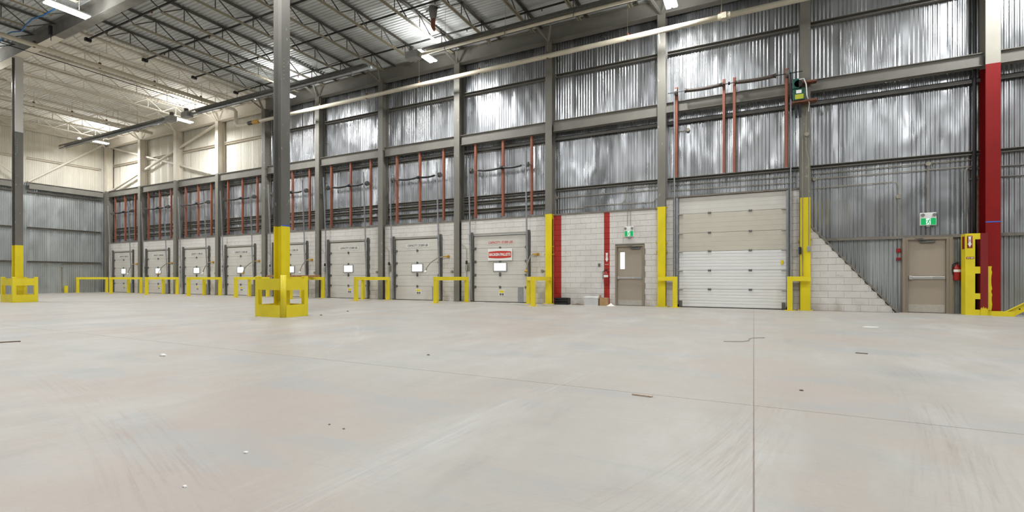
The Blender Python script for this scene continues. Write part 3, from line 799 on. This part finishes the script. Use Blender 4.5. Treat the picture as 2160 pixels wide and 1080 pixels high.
# ------------------------------------------------------------------ fire extinguishers, pull station, arrows
def extinguisher(x, y, z, h, label):
    e = thing('fire_extinguisher', label, 'fire extinguisher', (x, y, z))
    r = .085
    B().lathe([(r * .9, 0), (r, .02), (r, h - .1), (r * .85, h - .05), (r * .35, h), (r * .3, h + .03)], n=18).build('cylinder', M['red'], e, smooth=True)
    B().lathe([(.03, h + .03), (.035, h + .06), (.02, h + .08)], n=10).bar((-.02, 0, h + .08), (.12, -.03, h + .11), .02, .012).bar((-.02, 0, h + .06), (.1, -.03, h + .06), .02, .012).build('valve', M['spring'], e)
    B().tube([(-.03, 0, h + .05), (-.10, -.02, h + .02), (-.105, -.03, h - .1), (-.10, -.04, h * .4)], .012, 6).build('hose', M['black'], e)
    b = B(); n = 8
    for z_ in (h * .55, h - .12):
        for k in range(n + 1):
            a = -math.pi * .9 + math.pi * .8 * k / n; b.v.append(((r + .002) * math.cos(a), (r + .002) * math.sin(a), z_))
    for k in range(n): b.f.append((k, k + 1, n + 2 + k, n + 1 + k))
    b.build('label', M['white'], e)
    B().box(-.06, r - .01, h * .3, .06, r + .02, h * .8).build('bracket', M['black'], e)
extinguisher(-4.80, YM - .1, .78, .44, 'red fire extinguisher hanging on the red painted wall band')
e2 = 'red fire extinguisher hanging between right exit door and yellow riser guard'
extinguisher(5.03, 17.42, .93, .42, e2)
ps = thing('fire_alarm_pull', 'red fire alarm pull station on metal wall left of the right exit door', 'alarm', (3.76, 17.52, 1.50))
B().cbox(-.05, -.06, 0, .05, 0, .09, .006).box(-.03, -.07, .03, .03, -.06, .05).build('body', M['redbox'], ps)
hs = thing('fire_alarm_horn', 'red fire alarm sounder above the pull station on metal wall', 'alarm', (3.76, 17.52, 1.73))
B().cbox(-.045, -.06, 0, .045, 0, .12, .006).cyl((0, -.075, .06), (0, -.06, .06), .03, 12).build('body', M['red'], hs)
def arrow_poly(w, h):
    return [(-w * .5, h), (-w * .32, h * .93), (-w * .32, h * .34), (-w * .55, h * .34), (0, 0), (w * .55, h * .34), (w * .32, h * .34), (w * .32, h * .93), (w * .5, h)]
aw = tag(B().prism(arrow_poly(.11, .33), 'y', YM - .004, YM - .001).build('arrow_sign', M['white'], None, (-4.80, 0, 1.58)), 'white downward arrow marking on the red wall band above the extinguisher', 'sign')
text('FIRE', .05, M['redink'], aw, (0, YM - .0055, .22), rot=(math.pi / 2, math.pi / 2, 0), sx=1)
B().box(-.06, YM - .004, -.10, -.035, YM - .001, -.085).box(-.025, YM - .004, -.10, .0, YM - .001, -.085).box(.01, YM - .004, -.10, .06, YM - .001, -.085).build('small_print', M['white'], aw)

# ------------------------------------------------------------------ riser guard and yellow stringer beside the red column
rg = thing('riser_guard', 'yellow ladder-like steel guard with red side plate around riser pipes', 'guard', (5.09, 17.03, 0))
B().box(0, 0, 0, .20, .012, 2.19).box(0, .012, 0, .012, .3, 2.19).build('side_plate', M['yellow'], rg)
for z0, z1 in ((0, .15), (.43, .585), (1.115, 1.30), (2.03, 2.19)):
    B().box(.20, .001, z0, .31, .012, z1).build('rung', M['yellow'], rg)
B().box(.305, -.012, .12, .455, .0, 2.19).box(.305, 0, .12, .317, .25, 2.19).build('side_plate', M['redbox'], rg)
b = B(); pl = [(.305, .02)] ; 
pr = [(.305 + k * .015, .19 + random.uniform(-.05, .05)) for k in range(11)]
B().prism([(.305, .0)] + [(.455, .0)] + pr[::-1], 'y', -.016, -.012).build('paint_drips', M['yellow'], rg)
B().box(.455, -.23, 0, .90, -.215, .13).build('kick_plate', M['yellow'], rg)
sgn = B().box(.035, -.004, 1.80, .145, 0, 2.13).build('arrow_sign', M['redbox'], rg)
B().prism([(p[0] + .09, p[1] + 1.82) for p in arrow_poly(.08, .29)], 'y', -.007, -.004).build('arrow', M['white'], sgn)
text('FIRE', .042, M['redink'], sgn, (.09, -.0085, 2.0), rot=(math.pi / 2, math.pi / 2, 0))
s2 = B().box(.02, -.004, 1.51, .18, 0, 1.56).build('small_sign', M['redbox'], rg)
B().box(.035, -.006, 1.525, .06, -.004, 1.545).box(.068, -.006, 1.525, .09, -.004, 1.545).box(.108, -.006, 1.525, .165, -.004, 1.545).build('small_print', M['white'], s2)
B().box(-.006, .05, 1.78, -.001, .2, 2.12).build('side_sign', M['redbox'], rg)
stg = thing('stair_stringer', 'yellow sloping steel channel with bolt holes at the right edge of picture', 'stringer', (5.86, 16.93, 0))
B().bar((0, 0, .03), (1.3, 0, .90), .012, .17).bar((-.03, -.03, .105), (1.26, -.03, .975), .07, .012).bar((.05, -.03, -.04), (1.35, -.03, .83), .07, .012).build('channel', M['yellow'], stg)
for k in range(5):
    B().cyl((.12 + k * .14, -.012, .10 + k * .094), (.12 + k * .14, -.006, .10 + k * .094), .018, 8).build('bolt', M['black'], stg)

# ------------------------------------------------------------------ pipes
def pipe(name, pts, r, mat, label, cat='pipe', group=None, n=10):
    o = B().tube(pts, r, n).build(name, mat, None, smooth=True); return tag(o, label, cat, group)
def hung_pipe(name, p, q, r, mat, label, top=DECK, n=6, group=None):
    p = Vector(p); q = Vector(q)
    o = thing(name, label, 'pipe', tuple(p), group)
    B().tube([(0, 0, 0), q - p], r, 12).build('run', mat, o, smooth=True)
    for k in range(n):
        c = (q - p) * ((k + .5) / n)
        B().tube([c + Vector((0, 0, -r - .004)), c + Vector((0, 0, r + .06))], r * .55, 6).build('hanger_clamp', M['rust'], o)
        B().cyl(c + Vector((0, 0, r)), c + Vector((0, 0, top - p.z)), .007, 5).build('hanger_rod', M['conduit'], o)
    return o
wp = hung_pipe('sprinkler_main', (-22.9, 16.3, 9.15), (3.5, 16.3, 9.15), .085, M['pipe'], 'long cream sprinkler main hung along the wall in front of grey columns', n=9)
B().cyl((21.9, 0, .0), (22.25, 0, 0), .1, 14).box(22.0, -.12, -.1, 22.14, .12, .08).build('coupling', M['pipe'], wp)
B().bar((20.1, 0, -.08), (20.13, 0, -.42), .02, .02).build('drop_rod', M['pipe'], wp)
w1 = hung_pipe('sprinkler_main', (-25.0, 3.0, 10.06), (-25.0, 15.6, 10.06), .09, M['pipe'], 'cream sprinkler main crossing under the white deck to the wall elbow', n=6)
B().tube([(0, 12.6, 0), (0, 13.0, 0), (.1, 13.2, -.02), (.2, 13.25, -.15), (.2, 13.25, -.75), (.28, 13.28, -.88), (.45, 13.3, -.91), (1.2, 13.3, -.91)], .085, 12).build('elbow', M['wsteel'], w1, smooth=True)
B().cyl((1.2, 13.3, -.91), (1.55, 13.3, -.91), .1, 12).build('valve', M['black'], w1)
B().cyl((1.55, 13.3, -.91), (2.0, 13.3, -.91), .1, 12).build('valve', M['gold'], w1)
hung_pipe('sprinkler_main', (-33.6, 8.7, 10.05), (-33.6, 16.6, 10.05), .09, M['wsteel'], 'white sprinkler main under the white deck nearest the end wall', n=5)
for n_, yy in enumerate((9.4, 11.4, 13.45, 15.5)):
    o = thing('sprinkler_branch', ['black sprinkler branch pipe nearest to the girder', 'black sprinkler branch pipe second from the girder', 'black sprinkler branch pipe third from the girder', 'black sprinkler branch pipe closest to the long wall'][n_] + ', under grey deck', 'pipe', (WX - .2, yy, 10.48), 'black sprinkler branch pipes')
    B().tube([(0, 0, 0), (25, 0, 0)], .035, 8).build('run', M['black'], o)
    B().box(-.06, -.1, -.07, .06, .1, .05).build('end_bracket', M['black'], o)
    for k in range(8):
        B().cyl((1.5 + 3.1 * k, 0, -.1), (1.5 + 3.1 * k, 0, 0), .022, 6).build('sprinkler_head', M['rust'], o)
pipe('conduit', [(-26.0, 6.5, 10.1), (-26.0, 14.9, 10.05)], .018, M['black'], 'thin black conduit crossing below the white sprayed deck', 'conduit')
pipe('cable', [(-25.94, 7.58, 10.12), (-25.29, 7.54, 10.2), (-24.79, 7.56, 10.2), (-24.19, 7.63, 10.12), (-23.40, 7.51, 10.12), (-22.69, 7.44, 10.12), (-22.05, 7.52, 10.13), (-21.4, 7.6, 10.24)], .022, M['bluec'], 'blue cable draped over the roof joists at upper left', 'cable', None, 6)
rd = thing('roof_drain', 'grey roof drain body with rusty red pipe hanging below the deck', 'drain', (-10.3, 14.1, 10.0))
B().tube([(0, 0, .72), (0, 0, .45), (0, 0, .3)], [.16, .13, .09], 12).build('drain_body', M['steel'], rd, smooth=True)
B().tube([(0, 0, .3), (0, 0, .02), (.05, 0, -.1)], [.085, .075, .05], 10).build('drain_pipe', M['orange'], rd, smooth=True)
B().bar((-.3, 0, .66), (.3, 0, .66), .05, .03).build('strap', M['black'], rd)

# black risers beside the red column
pipe('riser_pipe', [(5.38, 17.38, .05), (5.38, 17.38, 10.3)], .045, M['black'], 'tall black riser pipe running up beside the red column', 'pipe')
pipe('riser_pipe', [(5.21, 17.44, .05), (5.21, 17.44, 3.95), (5.26, 17.46, 4.02), (5.32, 17.5, 4.02)], .035, M['dsteel'], 'grey riser pipe with elbow at head height above the riser guard', 'pipe')
pipe('riser_pipe', [(5.50, 17.48, .05), (5.50, 17.48, 3.8)], .03, M['rust'], 'short brown riser pipe nearest to the red column', 'pipe')
for z, lab in ((4.0, 'upper dark pipe on metal wall right of the red column'), (3.72, 'lower dark pipe on metal wall right of the red column')):
    pipe('wall_pipe', [(5.3, 17.47, z), (9.5, 17.47, z)], .022, M['dsteel'], lab, 'pipe')

# ------------------------------------------------------------------ wall conduits
def conduit(pts, label, box=None, r=.013):
    o = thing('conduit', label, 'conduit', pts[0])
    p0 = Vector(pts[0])
    B().tube([Vector(p) - p0 for p in pts], r, 6).build('run', M['conduit'], o)
    for bx in box or ():
        c = Vector(bx) - p0
        B().cyl(c + Vector((0, -.04, 0)), c + Vector((0, .04, 0)), .06, 12).build('junction_box', M['conduit'], o)
Yc = 17.48
conduit([(-6.85, Yc, 4.12), (-2.95, Yc, 4.13)], 'straight conduit with round box across the bay above the red bands', [(-6.85, Yc, 4.12)])
conduit([(-6.9, Yc, 3.66), (-5.75, Yc, 3.66), (-5.72, Yc, 3.72), (-4.35, Yc, 3.72), (-4.22, Yc, 3.80), (-4.18, Yc, 3.9), (-4.18, Yc, 4.16), (-4.1, Yc, 4.27), (-2.95, Yc, 4.27)], 'conduit with an S-shaped jog above the windowed exit door')
conduit([(-4.35, Yc, 3.70), (-3.2, Yc, 3.70), (-2.98, Yc, 3.88)], 'short conduit just over the block wall above the exit door')
conduit([(-4.04, YM - .015, 2.85), (-4.04, YM - .015, 3.44), (-4.04, Yc, 3.55)], 'left one of two thin conduits rising from the exit sign by red band', r=.009)
conduit([(-3.93, YM - .015, 2.85), (-3.93, YM - .015, 3.44), (-3.93, Yc, 3.55)], 'right one of two thin conduits rising from the exit sign by red band', r=.009)
conduit([(1.6, Yc, 4.22), (5.5, Yc, 4.26)], 'upper long conduit with round box under the girt by the red column', [(4.42, Yc, 4.24)])
conduit([(1.65, Yc, 4.06), (5.5, Yc, 4.07)], 'lower long conduit with round box beside the motor column', [(1.68, Yc, 4.06)])
conduit([(1.6, Yc, 3.77), (3.62, Yc, 3.80), (3.72, Yc, 3.76), (3.75, Yc, 3.66), (3.75, Yc, 1.84)], 'conduit bending down to the red alarm sounder', [(3.75, Yc, 3.36)])
conduit([(4.42, Yc, 4.24), (4.42, Yc, 2.86)], 'vertical conduit dropping from round box to the right exit sign')
conduit([(-2.6, Yc, 4.24), (1.2, Yc, 4.2)], 'upper straight conduit above the large overhead door')
conduit([(-2.6, Yc, 4.05), (1.2, Yc, 4.0)], 'lower straight conduit above the large overhead door')
conduit([(-2.05, 17.5, 6.1), (-2.5, 17.5, 6.08)], 'short conduit with box below the beam left of orange supports', [(-2.02, 17.47, 6.1)])
conduit([(1.33, 17.03, 1.05), (1.33, 17.03, 5.3)], 'left conduit on the front of the motor column', [])
conduit([(1.49, 17.03, 1.98), (1.49, 17.03, 4.6), (1.42, 17.03, 4.9), (1.42, 17.03, 6.2)], 'right conduit on the front of the motor column', [(1.43, 17.0, 5.35)])
for i in range(8):
    conduit([(CX[i] + .2, Yc, 6.30), (CX[i + 1] - .2, Yc, 6.30)], ['conduit below the beam over the first dock door', 'conduit below the beam over the second dock door', 'conduit below the beam over the third dock door', 'conduit below the beam over the fourth dock door', 'conduit below the beam behind the near freestanding column', 'conduit below the beam over the sixth dock door', 'conduit below the beam over the seventh dock door', 'conduit below the beam over the BROKEN PALLETS door'][i], r=.01)
conduit([(XE + .05, 14.82, .1), (XE + .05, 14.82, 1.78), (XE + .05, 14.9, 1.9), (XE + .05, 17.0, 1.98)], 'conduit rising to a box on the end wall behind the bollard', [(XE + .06, 14.82, 1.72)], .02)
sw = thing('door_switch', 'black door control switch on front of the yellow-footed motor column', 'switch', (1.26, 17.03, 1.72))
B().cbox(-.035, -.05, 0, .035, 0, .22, .006).build('body', M['black'], sw)
sw2 = thing('door_switch', 'grey door control box at right edge of the motor column', 'switch', (1.49, 17.03, 1.80))
B().cbox(-.045, -.06, 0, .045, 0, .16, .006).box(-.02, -.065, .03, .02, -.06, .06).box(-.02, -.065, .09, .02, -.06, .12).build('body', M['grey'], sw2)
jb = thing('junction_box', 'small dark box on the block wall left of the extinguisher band', 'box', (-5.08, YM - .0, 1.42))
B().cbox(-.04, -.05, 0, .04, 0, .11, .006).build('body', M['dsteel'], jb)
gb = thing('junction_box', 'black box hanging on the dark side of the roof girder', 'box', (-23.6, 8.26, 10.12))
B().cbox(-.06, -.06, 0, .06, .03, .36, .01).cyl((0, 0, -.2), (0, 0, 0), .012, 6).build('body', M['black'], gb)

# dock fittings on each pier
def dock_fit(i):
    cx = CX[i + 1]; nm = ['first', 'second', 'third', 'fourth', 'fifth', 'sixth', 'seventh', 'BROKEN PALLETS'][i]
    if i in (0, 1, 2, 3, 4, 6, 7):
        x = cx - .5
        l = thing('dock_light', f'yellow-bracketed flexible dock lamp at right of the {nm} dock door', 'lamp', (x, YM, 1.92), 'flexible dock lamps')
        B().cyl((0, -.05, 0), (0, 0, 0), .06, 12).bar((0, -.06, 0), (-.2, -.1, 0), .05, .05).build('bracket', M['gold'], l)
        long_ = i in (1, 3, 6)
        ex = -.95 if long_ and i != 7 else -.2 if i == 7 else -.45
        pts = [(-.2, -.1, 0), (-.2 + ex * .3, -.14, -.06), (-.2 + ex * .65, -.2, -.26), (-.2 + ex * .82, -.25, -.48), (-.2 + ex * .86, -.26, -.6)]
        B().tube(pts, .022, 8).build('arm', M['conduit'], l, smooth=True)
        e = pts[-1]
        B().tube([e, (e[0] - .03, e[1] - .03, e[2] - .1)], [.03, .07], 10).build('lamp_head', M['gold'] if i % 2 else M['white'], l, smooth=True)
        B().tube([(0, -.03, -.05), (.03, -.02, -.35), (.06, -.02, -.52), (.10, -.02, -.58)], .007, 5).build('cord', M['white'], l)
    if 0 < i:
        x = CX[i] + .42
        c = thing('control_box', f'grey dock control box with conduit at left of the {nm} dock door', 'box', (x, YM, 1.3), 'dock control boxes')
        B().cbox(-.05, -.07, 0, .05, 0, .24, .008).build('body', M['grey'], c)
        B().cbox(.05, -.012, -.02, .2, 0, .34, .004).build('back_plate', M['conduit'], c)
        B().tube([(0, -.03, -.9), (0, -.03, 0)], .012, 6).build('conduit_run', M['conduit'], c)
        B().tube([(0, -.03, .3), (0, -.03, .9), (-.1, -.03, 1.05), (-.24, -.03, 1.1)], .009, 6).build('conduit_run', M['conduit'], c)
        B().cbox(-.035, -.06, .28, .035, 0, .42, .006).build('switch', M['black'], c)
    x = cx - .32
    r = thing('round_box', f'small round junction box right of the {nm} dock door', 'box', (x, YM, 1.27), 'round boxes beside dock doors')
    B().cyl((0, -.05, 0), (0, 0, 0), .055, 12).bar((.05, -.03, 0), (.18, -.03, 0), .02, .02).build('body', M['conduit'], r)
for i in range(8): dock_fit(i)

# ------------------------------------------------------------------ radiant tube heaters
def heater(x0, x1, label, burner):
    y, z = 14.4, 9.33; L = x1 - x0
    h_ = thing('tube_heater', label, 'heater', (x0, y, z), 'radiant tube heaters hung along the wall')
    B().tube([(0, 0, 0), (L, 0, 0)], .055, 12).build('tube', M['pipe'] if x0 > -20 else M['galv'], h_, smooth=True)
    b = B(); pr = [(-.20, .0), (-.14, .13), (0, .17), (.14, .13), (.20, .0)]
    for x in (.3, L - .3):
        for p in pr: b.v.append((x, p[0], p[1] + .02))
    for k in range(4): b.f.append((k, k + 1, 6 + k, 5 + k))
    b.build('reflector', M['dgalv'], h_)
    n = int(L / 2)
    for k in range(n):
        xx = (k + .5) * L / n
        B().box(xx - .012, -.06, -.07, xx + .012, .06, -.058).box(xx - .012, -.065, -.07, xx + .012, -.058, .15).box(xx - .012, .058, -.07, xx + .012, .065, .15).build('hanger_bracket', M['galv'], h_)
        B().cyl((xx, 0, .18), (xx, 0, DECK - z), .006, 5).build('hanger_rod', M['conduit'], h_)
    for s in burner:
        xx = L if s > 0 else 0
        B().cbox(xx - .05 if s > 0 else xx - .5, -.16, -.12, xx + .5 if s > 0 else xx + .05, .16, .16, .015).build('burner_box', M['grey'], h_)
        B().cyl((xx + .3 * s, 0, .16), (xx + .3 * s, 0, .36), .1, 12).build('blower', M['dsteel'], h_)
heater(-39.9, -27.6, 'radiant tube heater hung nearest to the end wall', (1,))
heater(-25.7, -13.5, 'radiant tube heater passing behind the near freestanding column', (-1,))
heater(-11.2, -1.4, 'radiant tube heater running out of the top of the picture', (-1,))

# ------------------------------------------------------------------ high bay lights
def light_proto():
    t = thing('high_bay_light', '', 'light', (0, 0, 0), 'LED high bay lights')
    B().cbox(-.19, -.55, .03, .19, .55, .075, .006).build('housing', M['white'], t)
    for s in (-1, 1):
        B().box(s * .10 - .065, -.53, 0, s * .10 + .065, .53, .03).build('led_bar', M['lamp'], t)
        B().box(s * .10 - .065, -.53, .0755, s * .10 + .065, .53, .079).build('deck_fill_bar', M['deckfill'], t)  # glowing top bars, added as fill for the deck above
    for s in (-1, 1):
        for nm, up in (('led_light', 0), ('deck_fill_light', 1)):  # the upward lamp of each pair is added fill aimed at the deck
            ld = bpy.data.lights.new(nm, 'AREA'); ld.shape = 'RECTANGLE'; ld.size = .13; ld.size_y = 1.06
            ld.color = (0.97, 0.985, 1.0); ld.energy = (DECK_FILL_STRENGTH if up else LAMP_STRENGTH) * math.pi * .13 * 1.06
            place(nm, ld, t, (s * .10, 0, .081 if up else -.002), (math.pi if up else 0, 0, 0))
    for s in (-1, 1):
        B().cyl((0, s * .3, .075), (0, s * .3, 1.1), .004, 4).build('hanger_wire', M['conduit'], t)
    return t
proto = light_proto()
spots = [(-19.7, 7.3, 'lit LED high bay at upper left, in front of the roof girder'),
         (-37.1, 15.25, 'lit LED high bay nearest the end wall, under white deck'),
         (-27.9, 15.2, 'lit LED high bay under white deck beside a heater burner'),
         (-19.6, 15.15, 'lit LED high bay mostly hidden behind the near freestanding column'),
         (-11.4, 15.1, 'lit LED high bay under the grey deck, above the dock doors'),
         (-2.33, 15.4, 'lit LED high bay cut by the top edge of the picture'),
         (6.5, 15.2, None), (14.5, 15.2, None), (-37, 7.3, None), (-29.5, 7.3, None), (-10.2, 7.3, None), (-1.5, 7.3, None), (7, 7.3, None)]
for yy in (-1.2,):
    for k in range(7): spots.append((-37 + 8.6 * k, yy, None))
for n_, (x, y, lab) in enumerate(spots):
    o = proto if n_ == 0 else dup(proto, (x, y, 9.6))
    o.location = (x, y, 9.6)
    o['label'] = lab or 'lit LED high bay out of view behind the viewpoint'
tag(B().lathe([(.06, 0), (.09, .03), (.03, .1)], n=12).build('emergency_lamp', M['spot'], None, (-37.3, 14.4, 9.6)), 'tiny lit lamp beside the heater nearest the end wall', 'lamp')

# ------------------------------------------------------------------ clutter at the wall foot
bn = thing('plastic_bin', 'black open plastic bin at the foot of the left red band', 'bin', (-6.42, 16.92, 0))
b = B().box(-.27, -.16, 0, .27, .14, .02).box(-.27, .12, .02, .27, .14, .25).box(-.27, -.16, .02, -.25, .12, .25).box(.25, -.16, .02, .27, .12, .25)
b.box(-.27, -.16, .02, .27, -.145, .08).box(-.27, -.16, .21, .27, -.145, .25).bar((-.25, -.15, .14), (.25, -.12, .15), .05, .04)
b.build('body', M['black'], bn)
cr = thing('plastic_crate', 'white gridded plastic crate beside the cardboard box', 'crate', (-5.24, 16.86, 0))
b = B().box(-.25, -.17, 0, .25, .17, .012).cbox(-.26, -.18, .28, .26, -.155, .32, .004).cbox(-.26, .155, .28, .26, .18, .32, .004).cbox(-.26, -.155, .28, -.235, .155, .32, .004).cbox(.235, -.155, .28, .26, .155, .32, .004)
b.build('rim_and_base', M['white'], cr)
b = B()
for k in range(11):
    x = -.245 + k * .049
    for s in (-1, 1): b.box(x - .007, s * .165 - .005, .012, x + .007, s * .165 + .005, .28)
for k in range(5):
    z = .04 + k * .05
    for s in (-1, 1): b.box(-.25, s * .165 - .005, z, .25, s * .165 + .005, z + .016); b.box(s * .245 - .005, -.165, z, s * .245 + .005, .165, z + .016)
b.build('lattice', M['white'], cr)
B().box(-.235, -.15, .015, .235, .15, .27).build('contents', M['paper'], cr)
tag(B().lathe([(.11, 0), (.12, .012), (.11, .024)], n=18).build('lid', M['tape'], None, (-5.27, 16.84, .282)), 'round blue lid lying on the white plastic crate', 'lid')
cb = thing('cardboard_box', 'brown cardboard box with raised flap beside the extinguisher band', 'box', (-4.82, 16.93, 0), rz=.1)
B().box(-.14, -.15, 0, .14, .15, .008).box(-.14, -.15, .008, .14, -.145, .28).box(-.14, .145, .008, .14, .15, .28).box(-.14, -.145, .008, -.135, .145, .28).box(.135, -.145, .008, .14, .145, .28).build('carton', M['card'], cb)
B().bar((-.15, .0, .38), (-.135, .0, .285), .3, .006).build('flap', M['card'], cb)
B().bar((.02, -.16, .285), (.12, -.16, .27), .05, .006).build('label', M['paper'], cb)
def heap(name, x, y, r, h, mat, label, cat):
    b = B(); rings = 5; n = 14; b.v.append((0, 0, h))
    for i in range(1, rings + 1):
        t = i / rings
        for k in range(n):
            a = 2 * math.pi * k / n; rr = r * t * random.uniform(.85, 1.12)
            b.v.append((rr * math.cos(a), rr * .8 * math.sin(a), max(0, h * (1 - t) ** 1.3 * random.uniform(.8, 1.1)) if i < rings else 0))
    for k in range(n): b.f.append((0, 1 + k, 1 + (k + 1) % n))
    for i in range(rings - 1):
        for k in range(n):
            a = 1 + i * n + k; c = 1 + i * n + (k + 1) % n; b.f.append((a, a + n, c + n, c))
    return tag(b.build(name, mat, None, (x, y, 0), smooth=True), label, cat, kind='thing')
heap('powder_heap', -4.52, 16.72, .16, .11, M['powder'], 'small heap of white powder on floor by cardboard box', 'heap')
heap('dust_heap', -5.85, 17.0, .26, .05, M['chip'], 'low brown heap of swept dirt beside the black bin', 'heap')

def flat(name, pts, x, y, z, mat, label, cat, rz=0, th=.004):
    o = B().prism(pts, 'z', z, z + th).build(name, mat, None, (x, y, 0)); o.rotation_euler = (0, 0, rz)
    return tag(o, label, cat)
def ragged(w, h, n=9):
    return [(w * math.cos(2 * math.pi * k / n) * random.uniform(.7, 1.1), h * math.sin(2 * math.pi * k / n) * random.uniform(.7, 1.1)) for k in range(n)]
def crumple(name, x, y, s, mat, label, cat):
    b = B(); n = 7
    for zz, rr in ((0, 1), (.45, .9), (.8, .5)):
        for k in range(n):
            a = 2 * math.pi * k / n; r = s * rr * random.uniform(.7, 1.15); b.v.append((r * 1.5 * math.cos(a), r * math.sin(a), s * zz * random.uniform(.8, 1.1) if zz else 0))
    for i in range(2):
        for k in range(n):
            a = i * n + k; c = i * n + (k + 1) % n; b.f.append((a, c, c + n, a + n))
    b.f.append(tuple(range(n))[::-1]); b.f.append(tuple(2 * n + k for k in range(n)))
    return tag(b.build(name, mat, None, (x, y, 0)), label, cat)
crumple('paper_scrap', -6.74, 3.45, .036, M['paper'], 'crumpled white paper scrap alone on the left floor', 'scrap')
flat('paper_scrap', ragged(.15, .07), 2.11, 11.95, .0, M['paper'], 'flat white paper scrap on floor toward the right exit door', 'scrap', .2)
flat('wood_splinter', [(-.085, -.010), (.08, -.014), (.088, .008), (-.086, .010)], -.842, 4.11, 0, M['splint'], 'pale wood splinter on the floor left of the joint crossing', 'splinter', -.04, .012)
flat('wood_splinter', [(-.066, -.007), (.066, -.009), (.066, .009), (-.066, .007)], 1.27, 7.715, 0, M['chip'], 'thin brown splinter on floor right of the joint', 'splinter', -.18, .010)
flat('wood_splinter', [(-.14, -.012), (.12, -.012), (.1, .016), (-.14, .01)], -10.3, 3.12, 0, M['chip'], 'dark splinter at the left edge of the floor', 'splinter', 1.1, .014)
pipe('wire', [(-.42, 8.18, .006), (-.298, 8.23, .006), (-.15, 8.28, .008), (-.067, 8.41, .012), (-.07, 8.6, .014), (-.03, 8.78, .012), (.06, 8.9, .008), (.16, 8.99, .006)], .004, M['dsteel'], 'bent wire lying across the floor joint', 'wire', None, 5)
for x, y, s_, m_, lab in ((-3.757, 5.04, .015, 'chip', 'grey chip on the floor centre, far from other debris'), (.375, 4.94, .013, 'chip', 'small dark chip on floor right of the joint'),
                       (-2.59, 1.757, .012, 'paper', 'pale chip alone on the near left floor'), (-2.58, 2.35, .007, 'chip', 'left one of two dark chips close together on the near floor'),
                       (-2.42, 2.325, .007, 'chip', 'right one of two dark chips close together on the near floor'), (-2.43, 1.34, .010, 'paper', 'pale chip nearest to the bottom edge of the picture'),
                       (-10.3, 9.1, .03, 'chip', 'brown chip on the floor touching the near column guard shadow'), (-10.77, 10.5, .03, 'chip', 'small brown chip behind and right of the near column guard')):
    crumple('floor_chip', x, y, s_, M[m_], lab, 'chip')
for x, y, lab in ((-10.0, 16.95, 'white scrap at left foot of the BROKEN PALLETS door'), (-8.4, 16.9, 'white scrap at right foot of the BROKEN PALLETS door'), (-18.2, 16.9, 'white scrap at the foot of the sixth dock door')):
    flat('floor_scrap', ragged(.3, .07), x, y, 0, M['paper'], lab, 'scrap', .1)
